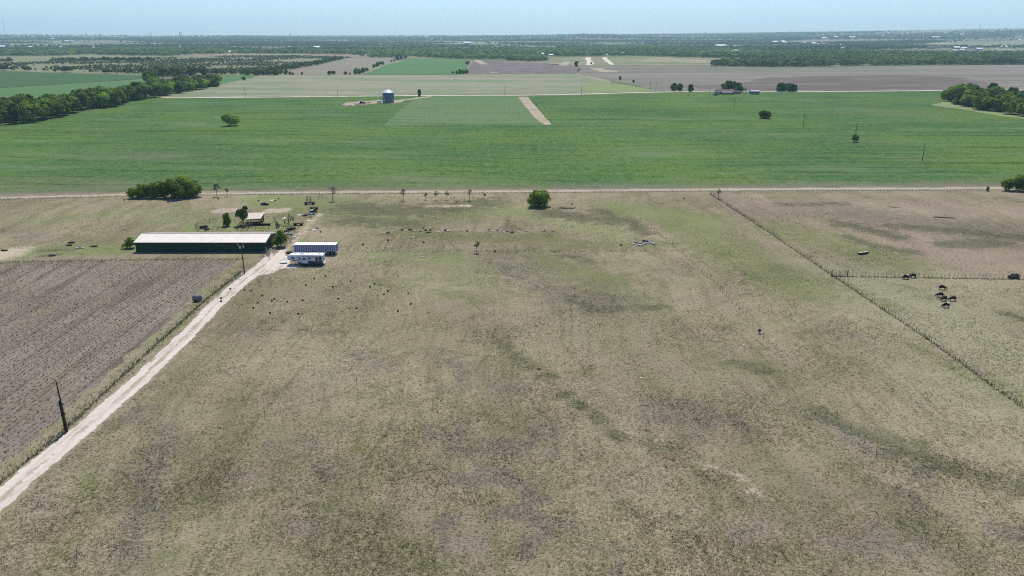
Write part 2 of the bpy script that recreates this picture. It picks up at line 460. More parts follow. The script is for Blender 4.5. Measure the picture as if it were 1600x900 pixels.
def crop_mat(name, c1, c2, c3, soil, rowdir=R(90), rs=.5, soil_amt=.5):
    m = NT(name)
    big = m.noise(.009, 5, .6); bands = m.noise(1.0, 5, .6, m.mapped((.006, .09, 1), R(2))); fine = m.noise(.9, 5, .75, m.mapped((1, .6, 1)))
    rows = m.noise(1.0, 3, .6, m.mapped((.02, rs, 1), rowdir))
    tram = m.noise(1.0, 2, .5, m.mapped((.002, .13, 1), R(1.5), (3, 7, 0)))
    c = m.mix(m.ramp(big, .38, .62), c1, c2)
    c = m.mix(m.ramp(bands, .48, .68, 0, .7), c, c3)
    fine2 = m.noise(.30, 5, .8, m.mapped((1, .5, 1)))
    c = m.mix(m.ramp(fine2, .50, .62, 0, .7), c, m.scale(c, .58))
    c = m.mix(m.ramp(fine2, .36, .46, .5, 0), c, (.145, .195, .095))
    sx = m.n('ShaderNodeSeparateXYZ'); m.l(m.mapped((1, 1, 1), R(4)), sx.inputs[0])
    bend = m.math('MULTIPLY', m.noise(.0035, 1, .5), 110.0)
    line = m.math('FRACT', m.math('DIVIDE', m.math('ADD', sx.outputs[1], bend), 17.0))
    line = m.math('MULTIPLY', m.ramp(m.math('ABSOLUTE', m.math('SUBTRACT', line, .5)), .10, .03, 0, 1), m.ramp(m.noise(.02, 4, .6), .42, .58, .05, .75))
    c = m.mix(line, c, m.scale(c, .5))
    c = m.mix(m.ramp(rows, .5, .66, 0, .22), c, m.scale(c, .55))
    c = m.mix(m.ramp(fine, .50, .64, 0, .85), c, m.scale(c, .38))
    c = m.mix(m.ramp(fine, .34, .46, .8, 0), c, m.scale(c, 1.5))
    c = m.mix(m.ramp(tram, .60, .65, 0, .6), c, m.scale(c, .55))
    c = m.mix(m.ramp(m.noise(.035, 5, .65, m.mapped((.35, 1, 1), R(3), (50, 2, 0))), .5, .68, 0, .55), c, (.125, .172, .078))
    c = m.mix(m.math('MULTIPLY', m.attr('bare'), m.ramp(m.math('ADD', m.noise(.12, 5, .7), m.math('MULTIPLY', m.noise(.8, 3, .6), .4)), .45, .75, .15, soil_amt * 2)), c, soil)
    m.bump(fine, .5, .3)
    return m.fin(c, .85)

CROP = crop_mat('green_crop', (.096, .166, .032), (.060, .130, .036), (.104, .152, .058), (.18, .15, .115))
CROP_PALE = crop_mat('pale_crop', (.110, .190, .066), (.096, .182, .060), (.130, .190, .09), (.2, .18, .13), rowdir=R(4), rs=.12)

def field(name, c1, c2, c3, s1=.02, s2=.15, stretch=(.25, 1, 1), rz=0.0, dark=(.1, .09, .07), da=.5):
    m = NT(name)
    a = m.noise(s1, 6, .65, m.mapped(stretch, rz)); b = m.noise(s1 * 2.3, 6, .7, m.mapped(stretch, rz, (30, 5, 0))); d = m.noise(s2, 5, .75, m.mapped((.7, 1, 1), rz))
    c = m.mix(m.ramp(a, .40, .60), c1, c2)
    c = m.mix(m.ramp(b, .50, .66, 0, .8), c, c3)
    c = m.mix(m.ramp(d, .52, .70, 0, da), c, dark)
    return m.fin(c, .95)

F_PALE = field('pale_fallow', (.245, .235, .165), (.172, .212, .112), (.30, .275, .23), .015, .12)
F_YELLOW = field('yellow_green_cover', (.20, .245, .095), (.185, .225, .10), (.22, .225, .13), .03, .15)
F_BROWN = field('brown_fallow', (.22, .195, .145), (.20, .18, .13), (.24, .225, .15), .012, .12, da=.3)
F_GREEN = field('far_green_crop', (.085, .168, .058), (.080, .158, .060), (.105, .175, .075), .01, .1, da=.25, dark=(.07, .13, .05))
F_DKGREEN = field('dark_green_crop', (.052, .105, .042), (.060, .118, .045), (.075, .125, .055), .012, .1, da=.25, dark=(.035, .07, .03))
F_TURN = field('turned_soil', (.17, .145, .13), (.13, .11, .10), (.24, .20, .16), .03, .1, (.5, 1, 1), R(35), da=.6, dark=(.06, .05, .05))
F_GREY = field('grey_fallow', (.205, .180, .152), (.148, .150, .104), (.255, .238, .185), .010, .1, (.14, 1, 1), R(-2), da=.45, dark=(.10, .085, .075))
F_DKBAND = field('dark_fallow', (.125, .104, .088), (.155, .136, .110), (.19, .178, .122), .014, .1, (.2, 1, 1), R(-3), da=.6, dark=(.07, .055, .052))
F_SCRUB = field('scrub_grass', (.20, .195, .115), (.165, .18, .085), (.24, .215, .15), .012, .06, (.4, 1, 1), da=.7, dark=(.07, .085, .04))
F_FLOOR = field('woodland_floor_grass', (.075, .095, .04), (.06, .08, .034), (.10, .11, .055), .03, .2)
F_SITE = field('building_site_ground', (.15, .185, .075), (.27, .225, .165), (.135, .165, .07), .015, .08, (.3, 1, 1), da=.3)
F_VERGE = field('grass_verge', (.240, .212, .140), (.195, .188, .100), (.275, .236, .16), .12, .9, (.5, 1, 1), -TA, da=.6, dark=(.08, .08, .045))
F_TAN = field('bare_tan_soil', (.36, .30, .225), (.29, .25, .17), (.42, .36, .28), .06, .5, da=.25, dark=(.25, .2, .14))

def road_mat(name, c1, c2, c3, rz, rut=0.0):
    m = NT(name)
    a = m.noise(1.0, 4, .6, m.mapped((.06, 1.1, 1), rz)); b = m.noise(.9, 5, .7); d = m.noise(.12, 4, .6)
    c = m.mix(m.ramp(a, .40, .62), c1, c2)
    c = m.mix(m.ramp(b, .52, .70, 0, .6), c, c3)
    c = m.mix(m.ramp(m.math('ADD', m.math('MULTIPLY', a, .7), m.math('MULTIPLY', d, .5)), .66, .76, 0, .7), c, (.27, .235, .17))
    if rut:
        x = m.math('ABSOLUTE', m.attr('cross')); k = m.math('MULTIPLY', m.math('SUBTRACT', m.math('ADD', m.math('MULTIPLY', d, .7), m.math('MULTIPLY', b, .5)), .6), 1.6)
        crown = m.ramp(m.math('ADD', m.math('SUBTRACT', .30, x), k), .05, .28, 0, rut)
        verge = m.ramp(m.math('ADD', m.math('SUBTRACT', x, .86), m.math('MULTIPLY', k, .8)), .0, .16, 0, .95)
        c = m.mix(crown, c, (.30, .265, .19)); c = m.mix(verge, c, (.225, .205, .125))
    m.bump(b, .4, .1)
    return m.fin(c, .95)
DIRT = road_mat('pale_caliche_gravel', (.56, .49, .42), (.475, .41, .345), (.35, .30, .24), -TA, .85)
APRON = road_mat('trampled_gravel', (.58, .505, .43), (.49, .425, .355), (.36, .31, .25), -TA)
DIRT_BACK = road_mat('back_track_gravel', (.40, .345, .28), (.34, .29, .23), (.27, .23, .17), 0.0, .7)
DIRT_FAR = road_mat('farm_road_gravel', (.58, .51, .42), (.52, .46, .37), (.45, .39, .31), 0.0)

# ------------------------------------------------------------------ ground sheets
def ground_polar():
    rings = np.concatenate([[0], np.geomspace(30, 13600, 150)])
    na = 360
    th = np.arange(na) * 2 * np.pi / na
    x = (rings[:, None] * np.sin(th)[None]).ravel(); y = (rings[:, None] * np.cos(th)[None]).ravel()
    z = terrain(x, y) - .05
    i, j = np.meshgrid(np.arange(len(rings) - 1), np.arange(na), indexing='ij')
    a = (i * na + j).ravel(); b = (i * na + (j + 1) % na).ravel()
    f = np.stack([a + na, b + na, b, a], 1)[:, ::-1]
    f = np.stack([a, a + na, b + na, b], 1)
    return np_mesh('ground', np.stack([x, y, z], 1), f[:, ::-1], COUNTRY, smooth=True)
tag(obj('ground', ground_polar()), kind='structure')

def grid_sheet(name, x0, x1, y0, y1, step, mat, z, kind='structure'):
    xs = np.arange(x0, x1 + step, step); ys = np.arange(y0, y1 + step, step)
    X, Y = np.meshgrid(xs, ys); nx = len(xs)
    P = patches(X.ravel(), Y.ravel())
    i, j = np.meshgrid(np.arange(len(ys) - 1), np.arange(nx - 1), indexing='ij')
    a = (i * nx + j).ravel()
    f = np.stack([a, a + 1, a + nx + 1, a + nx], 1)
    V = np.stack([X.ravel(), Y.ravel(), np.full(X.size, z)], 1)
    return tag(obj(name, np_mesh(name, V, f, mat, {'c_' + k: v for k, v in P.items()})), kind=kind)
grid_sheet('pasture', -345, 375, -12, 336, 1.25, PASTURE, 0.0)

def resample(pts, step, jit, seed=0, closed=True):
    r = np.random.default_rng(seed); out = []
    P = [np.array(p, float) for p in pts]
    n = len(P)
    for i in range(n if closed else n - 1):
        a, b = P[i], P[(i + 1) % n]; L = np.linalg.norm(b - a); k = max(1, int(L / step))
        nrm = np.array([-(b - a)[1], (b - a)[0]]) / max(L, 1e-6)
        for s in range(k):
            t = s / k
            out.append(a + (b - a) * t + nrm * r.normal(0, jit))
    if not closed: out.append(P[-1])
    return out

def sheet(name, px_pts, z, mat, step=4, jit=.5, seed=0, attr=None, world=False):
    pts = px_pts if world else [G2(*p) for p in px_pts]
    pts = resample(pts, step, jit, seed)
    bm = bmesh.new()
    vs = [bm.verts.new((p[0], p[1], z)) for p in pts]
    f = bm.faces.new(vs)
    bm.normal_update()
    if f.normal.z < 0: f.normal_flip()
    bmesh.ops.triangulate(bm, faces=[f])
    me = bpy.data.meshes.new(name); bm.to_mesh(me); bm.free()
    me.materials.append(mat)
    return tag(obj(name, me), kind='structure')

def ribbon(name, pts, widths, z, mat, step=1.5, jit=.35, seed=0):
    """a strip along a centre line with ragged edges"""
    P = [np.array(p, float) for p in pts]
    if not hasattr(widths, '__len__'): widths = [widths] * len(P)
    seg = [0]
    for a, b in zip(P[:-1], P[1:]): seg.append(seg[-1] + np.linalg.norm(b - a))
    n = max(2, int(seg[-1] / step)); t = np.linspace(0, seg[-1], n)
    # smooth centre line
    cx = np.interp(t, seg, [p[0] for p in P]); cy = np.interp(t, seg, [p[1] for p in P]); w = np.interp(t, seg, widths)
    ker = np.ones(9) / 9
    if n > 20:
        cx2 = np.convolve(np.pad(cx, 4, 'edge'), ker, 'valid'); cy2 = np.convolve(np.pad(cy, 4, 'edge'), ker, 'valid')
        cx, cy = cx2, cy2
    dx, dy = np.gradient(cx), np.gradient(cy); L = np.hypot(dx, dy) + 1e-9
    nx, ny = -dy / L, dx / L
    r = np.random.default_rng(seed)
    def wob():
        k = r.normal(0, 1, n); k = np.convolve(np.pad(k, 2, 'edge'), np.ones(5) / 5, 'valid') * 1.6 + r.normal(0, .6, n)
        return k * jit
    l, rr = w / 2 + wob(), w / 2 + wob()
    V = np.concatenate([np.stack([cx + nx * l, cy + ny * l, np.full(n, z)], 1), np.stack([cx - nx * rr, cy - ny * rr, np.full(n, z)], 1)])
    i = np.arange(n - 1)
    return tag(obj(name, np_mesh(name, V, np.stack([n + i, n + i + 1, i + 1, i], 1), mat, {'cross': np.r_[np.ones(n), -np.ones(n)]})), kind='structure')

# ploughed field on the near side of the barn, its verge and the track
VERGE = [(-260, 980), (-40, 790), (0, 752), (110, 660), (230, 545), (330, 455), (378, 412), (372, 404)]
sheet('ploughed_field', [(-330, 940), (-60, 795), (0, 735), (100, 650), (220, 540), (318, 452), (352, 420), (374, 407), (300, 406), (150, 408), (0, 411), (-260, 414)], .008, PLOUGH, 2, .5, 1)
ribbon('grass_verge', [G2(*p) for p in [(-90, 830), (0, 752), (100, 668), (220, 556), (330, 452), (385, 418)]], [5.2, 5.2, 4.6, 4.6, 5, 5], .012, F_VERGE, 1.2, .6, 3)
ribbon('dirt_track', TRACK_W, [3.9, 3.9, 3.9, 3.9, 3.8, 3.9, 4.0, 4.0, 4.1, 4.3, 5.0, 6.0], .016, DIRT, .5, .13, 2)
sheet('gravel_apron', [(414, 415), (428, 400), (436, 391), (447, 388), (446, 398), (456, 404), (452, 412), (474, 416), (462, 419), (440, 420), (420, 428), (405, 430)], .020, APRON, .8, .3, 5)

# crop field, its bare margin as an attribute, and the tracks
def crop_sheet():
    ys = np.concatenate([np.arange(286, 360, 2.0), np.arange(360, 960, 8.0)])
    near = [(-40, 305), (200, 300.5), (500, 297.5), (800, 296.0), (1100, 293.5), (1300, 292), (1540, 291), (1750, 289)]
    far = [(-40, 196), (0, 191), (60, 183), (120, 171), (180, 161), (248, 151.6), (400, 152.6), (540, 151.3), (640, 149.8), (800, 149.7), (900, 148.2), (1000, 145.3), (1060, 143.8), (1130, 142.8), (1250, 143.8), (1400, 142.8), (1470, 142), (1470, 160), (1500, 166), (1600, 182), (1750, 194)]
    nw = np.array([G2(*p) for p in near]); fw = np.array([G2(*p) for p in far])
    A = [tuple(p) for p in nw] + [tuple(p) for p in fw[::-1]]
    return A
CROP_POLY = crop_sheet()
NEAR_W = np.array(CROP_POLY[:8])

def dense_sheet(name, poly, z, mat, step, jit, bare_fn, seed):
    """polygon cut into cells so that it can carry attributes"""
    pts = resample(poly, step, jit, seed)
    bm = bmesh.new()
    f = bm.faces.new([bm.verts.new((p[0], p[1], z)) for p in pts]); bm.normal_update()
    if f.normal.z < 0: f.normal_flip()
    xs = [p[0] for p in pts]; ys = [p[1] for p in pts]
    y = min(ys) + 3; k = 3.0
    while y < max(ys):
        bmesh.ops.bisect_plane(bm, geom=bm.verts[:] + bm.edges[:] + bm.faces[:], plane_co=(0, y, 0), plane_no=(0, 1, 0)); k *= 1.13; y += k
    x = min(xs) + 25
    while x < max(xs):
        bmesh.ops.bisect_plane(bm, geom=bm.verts[:] + bm.edges[:] + bm.faces[:], plane_co=(x, 0, 0), plane_no=(1, 0, 0)); x += 25
    bmesh.ops.triangulate(bm, faces=bm.faces[:])
    me = bpy.data.meshes.new(name); bm.to_mesh(me); bm.free()
    me.materials.append(mat)
    co = np.empty(len(me.vertices) * 3, np.float32); me.vertices.foreach_get('co', co); co = co.reshape(-1, 3)
    a = me.attributes.new('bare', 'FLOAT', 'POINT'); a.data.foreach_set('value', bare_fn(co[:, 0], co[:, 1]).astype(np.float32))
    return tag(obj(name, me), kind='structure')

def bare(x, y):
    e = y - np.interp(x, NEAR_W[:, 0], NEAR_W[:, 1])
    b = np.exp(-np.maximum(e, 0) / 7) * 1.0
    for px, py, rx, ry, s in ((180, 290, 22, 12, .6), (30, 285, 25, 14, .35), (1270, 288, 20, 9, .6), (1460, 287, 20, 9, .6), (650, 279, 20, 7, .5), (1430, 247, 9, 4, .8), (1335, 219, 6, 4, .7), (1420, 178, 40, 25, .25), (260, 243, 40, 12, .35), (1050, 240, 60, 10, .2)):
        g = G2(px, py); b = np.maximum(b, s * np.exp(-((x - g[0]) / rx) ** 2 - ((y - g[1]) / ry) ** 2))
    return b
dense_sheet('green_crop_field', CROP_POLY, .006, CROP, 5, .5, bare, 9)
dense_sheet('pale_crop_strip', [G2(*p) for p in [(650, 150.8), (812, 150.6), (838, 180), (858, 195.5), (720, 194), (600, 196), (622, 175)]], .03, CROP_PALE, 5, .6, lambda x, y: x * 0 + .15, 10)
ribbon('back_track', [G2(*p) for p in [(-80, 312), (0, 309), (200, 304), (500, 300.5), (800, 299), (1100, 296.3), (1300, 295.2), (1545, 294), (1720, 293)]], 3.6, .016, DIRT_BACK, 1.2, .35, 4)
ribbon('grass_edge', [G2(*p) for p in [(-80, 314.5), (0, 311.5), (200, 306.3), (500, 302.6), (800, 301.2), (1100, 298.6), (1300, 297.6), (1545, 296.4), (1720, 295.5)]], 2.4, .012, F_VERGE, 1.2, .4, 6)
ribbon('waterway_strip', [G2(*p) for p in [(817, 151), (830, 168), (845, 185), (857, 195.5)]], [10, 9, 8, 5], .05, F_TAN, 2, .35, 7)
sheet('gravel_pad', [(533, 164), (540, 160.5), (570, 158), (600, 156.5), (620, 156.5), (640, 154), (672, 150), (676, 151.5), (650, 154.5), (632, 157), (626, 160), (612, 161.8), (590, 161.5), (560, 164.5), (536, 166.5)], .045, F_TAN, 3, .5, 8)
ribbon('farm_road', [G2(*p) for p in [(235, 152.3), (400, 152), (540, 150.6), (640, 149.2), (800, 149), (900, 147.4), (1000, 144.6), (1060, 143.2), (1130, 142.2), (1250, 143.2), (1400, 142.2), (1500, 141.0), (1700, 140)]], 8, .06, DIRT_FAR, 6, .7, 8)
sheet('crop_margin', [(1455, 164), (1480, 158), (1500, 164), (1560, 176), (1640, 186), (1640, 190), (1560, 181), (1500, 170), (1470, 167)], .03, F_YELLOW, 4, .8, 12)

Z = .12
sheet('pale_field', [(252, 151.6), (300, 140), (350, 131), (400, 118.5), (740, 117.3), (900, 115.3), (940, 127), (1034, 142.8), (900, 146.6), (800, 148.3), (640, 148.4), (540, 149.9), (400, 151.3)], Z, F_PALE, 10, 1.2, 13)
sheet('yellow_green_patch', [(935, 129), (958, 130), (1032, 142.2), (960, 145), (900, 141)], Z + .06, F_YELLOW, 8, 4, 14)
sheet('green_margin', [(640, 147.5), (780, 147.5), (800, 145.5), (660, 145.3)], Z + .06, F_YELLOW, 8, 2, 14)
sheet('brown_field', [(440, 116.8), (460, 108), (545, 90.5), (612, 90.5), (618, 96), (570, 116.8)], Z, F_BROWN, 12, 1.5, 15)
sheet('far_green_field', [(566, 116.9), (600, 103), (645, 91), (725, 93), (732, 115.8), (700, 116.9)], Z + .05, F_GREEN, 12, 1.5, 16)
sheet('turned_field', [(732, 115.9), (735, 100), (745, 93.5), (890, 101.5), (905, 103.5), (902, 114.8)], Z, F_TURN, 12, 3, 17)
sheet('grey_field', [(903, 115), (906, 103.4), (1110, 103.5), (1250, 105), (1420, 103), (1700, 101), (1700, 139.3), (1480, 140.2), (1250, 142.4), (1130, 141.4), (1036, 142.4), (962, 128)], Z, F_GREY, 14, 1.5, 18)
sheet('dark_band', [(1150, 131), (1210, 120), (1380, 117.5), (1490, 120), (1568, 137), (1500, 139.4), (1250, 141.5), (1150, 141), (1060, 137)], Z + .06, F_DKBAND, 12, 6, 19)
sheet('building_site', [(850, 100), (860, 89), (1045, 88.5), (1060, 90), (1240, 95), (1235, 99), (1130, 102.5), (906, 103)], Z, F_SITE, 14, 3, 20)
sheet('dark_green_field', [(-200, 110), (0, 111.5), (232, 118), (236, 122.5), (0, 137.5), (-200, 146)], Z + .05, F_DKGREEN, 12, 1.5, 21)
sheet('mid_green_field', [(-200, 147), (0, 138), (240, 122.8), (205, 144), (80, 152), (-200, 175)], Z, F_GREEN, 12, 1.5, 22)
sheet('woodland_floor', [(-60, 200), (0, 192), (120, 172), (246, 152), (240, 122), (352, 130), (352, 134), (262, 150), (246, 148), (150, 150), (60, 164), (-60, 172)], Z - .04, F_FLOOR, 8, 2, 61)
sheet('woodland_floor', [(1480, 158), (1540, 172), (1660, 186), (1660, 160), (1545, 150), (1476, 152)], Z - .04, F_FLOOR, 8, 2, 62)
sheet('green_corner', [(300, 119), (400, 117.5), (390, 123), (350, 131), (310, 131)], Z + .04, F_GREEN, 12, 2, 22)
sheet('scrub_land', [(-250, 109), (-250, 84), (160, 85), (330, 87), (440, 86), (600, 88), (545, 90), (440, 112), (400, 117), (235, 117), (0, 111)], Z - .02, F_SCRUB, 14, 2, 23)
for i, (nm, a, b, w, mt) in enumerate((('site_road', (918, 89.5), (923, 102), 13, DIRT_FAR), ('site_road', (943, 89.5), (957, 101.5), 11, DIRT_FAR), ('site_soil', (886, 96), (878, 103), 18, F_TAN), ('site_soil', (745, 94), (757, 101), 16, F_TAN))):
    ribbon(nm, [G2(*a), G2(*b)], w, Z + .12, mt, 8, 1.5, 30 + i)
for i, (a, b, w) in enumerate((((1000, 95.5), (1110, 95), 60), ((958, 101.5), (1080, 101.8), 10), ((930, 107), (955, 113), 25), ((858, 98), (905, 103), 12), ((765, 114), (778, 114), 14), ((1070, 98), (1140, 99), 40), ((1010, 91.5), (1055, 91.5), 60))):
    ribbon('bare_soil', [G2(*a), G2(*b)], w, Z + .14 + .02 * i, F_TAN, 8, 4, 40 + i)

# ------------------------------------------------------------------ scattered ground cover (stuff)
def in_poly(x, y, poly):
    poly = np.asarray(poly, float); ins = np.zeros(x.shape, bool); j = len(poly) - 1
    for i in range(len(poly)):
        xi, yi, xj, yj = *poly[i], *poly[j]
        c = ((yi > y) != (yj > y)) & (x < (xj - xi) * (y - yi) / (yj - yi + 1e-12) + xi)
        ins ^= c; j = i
    return ins

def seg_dist(x, y, pts):
    dm = np.full(x.shape, 1e9)
    for a, b in zip(pts[:-1], pts[1:]):
        a, b = np.array(a), np.array(b); d = b - a; L2 = d @ d + 1e-9
        t = np.clip(((x - a[0]) * d[0] + (y - a[1]) * d[1]) / L2, 0, 1)
        dm = np.minimum(dm, np.hypot(x - a[0] - t * d[0], y - a[1] - t * d[1]))
    return dm

def seen(x, y, margin=1.12):
    return (np.abs(x) < 0.667 * margin * (y * math.cos(PITCH) + CAM_H * math.sin(PITCH))) & (y > 62)

def blades(x, y, h, spread, w, nb, tone, z0=0.0, seed=0):
    """tufts: nb leaning triangles per point"""
    r = np.random.default_rng(seed); n = len(x)
    X = np.repeat(x, nb); Y = np.repeat(y, nb); Hh = np.repeat(h, nb) * r.uniform(.6, 1.1, n * nb); S = np.repeat(spread, nb); W = np.repeat(w, nb)
    th = r.uniform(0, 2 * np.pi, n * nb); ox = r.normal(0, .35, n * nb) * S; oy = r.normal(0, .35, n * nb) * S
    bx, by = X + ox, Y + oy
    a = np.stack([bx - np.sin(th) * W, by + np.cos(th) * W, np.full(n * nb, z0)], 1)
    b = np.stack([bx + np.sin(th) * W, by - np.cos(th) * W, np.full(n * nb, z0)], 1)
    c = np.stack([bx + np.cos(th) * S, by + np.sin(th) * S, z0 + Hh], 1)
    V = np.stack([a, b, c], 1).reshape(-1, 3)
    F = np.arange(n * nb * 3).reshape(-1, 3)
    T = np.repeat(np.repeat(tone, nb) + r.normal(0, .08, n * nb), 3)
    return V, F, np.clip(T, 0, 1)

track_d = lambda x, y: seg_dist(x, y, TRACK_W)
PLOUGH_POLY = [G2(*p) for p in [(-330, 940), (-60, 795), (0, 735), (100, 650), (220, 540), (318, 452), (352, 420), (374, 407), (300, 406), (150, 408), (0, 411), (-260, 414)]]

def grass_field():
    r = np.random.default_rng(21)
    n = 930000
    yy = 44 + (292 - 44) * r.random(n) ** 1.7
    xx = (r.random(n) * 2 - 1) * .98 * (yy + 22)
    k = (np.abs(xx) < 320) & (track_d(xx, yy) > 2.6) & ~in_poly(xx, yy, PLOUGH_POLY)
    k &= ~((xx > -110) & (xx < -69) & (yy > 209) & (yy < 225))
    xx, yy = xx[k], yy[k]
    # clumping
    def lattice(x, y, s, sd):
        q = np.random.default_rng(sd).random((512, 512)); X, Y = x / s, y / s; i, j = np.floor(X).astype(int), np.floor(Y).astype(int); u, v = X - i, Y - j
        u, v = u * u * (3 - 2 * u), v * v * (3 - 2 * v); g = lambda a, b: q[a % 512, b % 512]
        return (g(i, j) * (1 - u) + g(i + 1, j) * u) * (1 - v) + (g(i, j + 1) * (1 - u) + g(i + 1, j + 1) * u) * v
    dens = .45 * lattice(xx, yy, 19, 1) + .35 * lattice(xx, yy, 6, 2) + .2 * lattice(xx, yy, 2.1, 3)
    k = r.random(len(xx)) < np.clip(.38 + (dens - .42) * 1.7, .10, .9); xx, yy = xx[k], yy[k]; dens = dens[k]
    xx[::2] += r.normal(0, .25, len(xx[::2])); 
    big = r.random(len(xx)) < .02 + .10 * (dens > .58)
    h = np.where(big, r.uniform(.2, .45, len(xx)), r.uniform(.04, .15, len(xx)))
    sp = np.where(big, r.uniform(.25, .45, len(xx)), r.uniform(.12, .28, len(xx)))
    tone = np.clip(np.where(big, r.normal(.25, .15, len(xx)), r.normal(.5, .25, len(xx))), 0, 1)
    V, F, T = blades(xx, yy, h, sp, r.uniform(.03, .07, len(xx)), 3, tone, 0.0, 5)
    P = patches(V[:, 0], V[:, 1])
    at = {'c_' + q: v for q, v in P.items()}; at['tone'] = T
    return np_mesh('pasture_grass', V, F, GRASS, at)
tag(obj('pasture_grass', grass_field()), kind='stuff')

STUB = surf('dry_stubble', (.075, .060, .048), (.26, .225, .17), 1.3, .95, lo=.42, hi=.58)
def stubble():
    r = np.random.default_rng(31)
    # rows along the track direction
    ca, sa = math.cos(TA), math.sin(TA)
    o = np.array(TRACK_W[2])
    rows = []
    for q in np.arange(1.5, 230, .95):
        u = np.arange(-60, 330, .55)
        u = u + r.normal(0, .25, len(u)); qq = q + r.normal(0, .10, len(u))
        rows.append(np.stack([o[0] + ca * u - sa * qq, o[1] + sa * u + ca * qq], 1))
    p = np.concatenate(rows)
    x, y = p[:, 0], p[:, 1]
    k = seen(x, y) & in_poly(x, y, PLOUGH_POLY)
    x, y = x[k], y[k]
    k = r.random(len(x)) < .5 + .4 * (np.sin(x * .13 + np.sin(y * .07) * 2) * np.sin(y * .11) > -.2)
    x, y = x[k], y[k]; n = len(x)
    V, F, T = blades(x, y, r.uniform(.12, .38, n), r.uniform(.12, .3, n), r.uniform(.04, .09, n), 3, r.random(n), .008, 8)
    return np_mesh('stubble', V, F, STUB, {'tone': T})
tag(obj('stubble', stubble()), kind='stuff')

WEED = surf('green_weeds', (.11, .14, .055), (.19, .19, .09), .8, .9)
def weeds():
    r = np.random.default_rng(41); xs = []; ys = []
    fl = [G2(*p) for p in [(-60, 812), (0, 757), (110, 664), (230, 552), (320, 470), (378, 424)]]
    def along(pts, n, w):
        pts = np.array(pts); L = np.r_[0, np.cumsum(np.hypot(*np.diff(pts, axis=0).T))]
        t = r.random(n) * L[-1]
        xs.append(np.interp(t, L, pts[:, 0]) + r.normal(0, w, n)); ys.append(np.interp(t, L, pts[:, 1]) + r.normal(0, w, n))
    along(fl, 1500, .25); along(fl, 900, 1.0)
    for a in ([(1108, 302), (1200, 362), (1300, 430)], [(1300, 430), (1450, 530), (1640, 668)]): along([G2(*p) for p in a], 650, .25)
    along([G2(*p) for p in [(1300, 432), (1600, 437)]], 500, .2)
    along([G2(*p) for p in [(0, 312), (200, 306.5), (500, 303), (800, 301.5), (1100, 299), (1540, 297)]], 2200, .3)
    along([G2(*p) for p in [(380, 405), (300, 405.5), (150, 407), (0, 410)]], 700, .6)
    along([G2(*p) for p in [(440, 388), (450, 372), (456, 358), (450, 350)]], 700, 1.6)
    along([G2(*p) for p in [(560, 392.5), (800, 392.5), (1065, 392)]], 220, .3)
    x, y = np.concatenate(xs), np.concatenate(ys)
    k = track_d(x, y) > 2.3; x, y = x[k], y[k]; n = len(x)
    V, F, T = blades(x, y, r.uniform(.15, .42, n), r.uniform(.12, .26, n), r.uniform(.03, .07, n), 3, r.random(n), .01, 9)
    return np_mesh('fence_line_weeds', V, F, WEED, {'tone': T})
tag(obj('fence_line_weeds', weeds()), kind='stuff')

# ------------------------------------------------------------------ trees
def foliage(name, dark, light, hue=.17, trans=.4):
    m = NT(name)
    oi = m.n('ShaderNodeObjectInfo')
    f = m.math('ADD', m.math('MULTIPLY', m.attr('tone'), .7), m.math('MULTIPLY', m.noise(.35, 3, .6), .45))
    c = m.mix(m.ramp(f, .25, .85), dark, light)
    c = m.scale(c, m.ramp(oi.outputs['Random'], 0, 1, 1 - hue * 2, 1 + hue * 2))
    tr = m.n('ShaderNodeBsdfTranslucent'); m.l(c, tr.inputs[0])
    mx = m.n('ShaderNodeMixShader'); mx.inputs[0].default_value = trans
    m.fin(c, .75)
    m.l(m.b.outputs[0], mx.inputs[1]); m.l(tr.outputs[0], mx.inputs[2]); m.l(mx.outputs[0], m.out.inputs[0])
    return m.mat
LEAF = foliage('broadleaf_foliage', (.060, .100, .018), (.25, .35, .055))
LEAF_BRIGHT = foliage('bright_foliage', (.09, .155, .022), (.27, .41, .06))
LEAF_DARK = foliage('dark_foliage', (.036, .070, .018), (.15, .23, .048))
LEAF_PALE = foliage('pale_thin_foliage', (.13, .13, .085), (.26, .25, .18), trans=.2)
LEAF_FAR = foliage('woodland_foliage', (.042, .080, .024), (.175, .250, .062))
SCRUB_LEAF = foliage('scrub_foliage', (.07, .095, .03), (.17, .20, .07))
BARK = surf('bark', (.055, .045, .035), (.11, .09, .07), 6, .95)

def leaf_quads(P, size, seed, tone, N=None):
    r = np.random.default_rng(seed); n = len(P)
    w = r.normal(size=(n, 3))
    if N is not None: w = N * 1.25 + w * .5                     # leaves face out of their clump
    u = np.cross(w, r.normal(size=(n, 3))); u /= np.linalg.norm(u, axis=1)[:, None] + 1e-9
    v = np.cross(w, u); v /= np.linalg.norm(v, axis=1)[:, None] + 1e-9
    s = (size * r.uniform(.6, 1.3, n))[:, None] / 2 if np.isscalar(size) else (size * r.uniform(.6, 1.3, n))[:, None] / 2
    V = np.stack([P - u * s - v * s * .6, P + u * s * .3 - v * s, P + u * s + v * s * .5, P - u * s * .2 + v * s], 1).reshape(-1, 3)
    return V, np.arange(n * 4).reshape(-1, 4), np.repeat(np.clip(tone, 0, 1), 4)

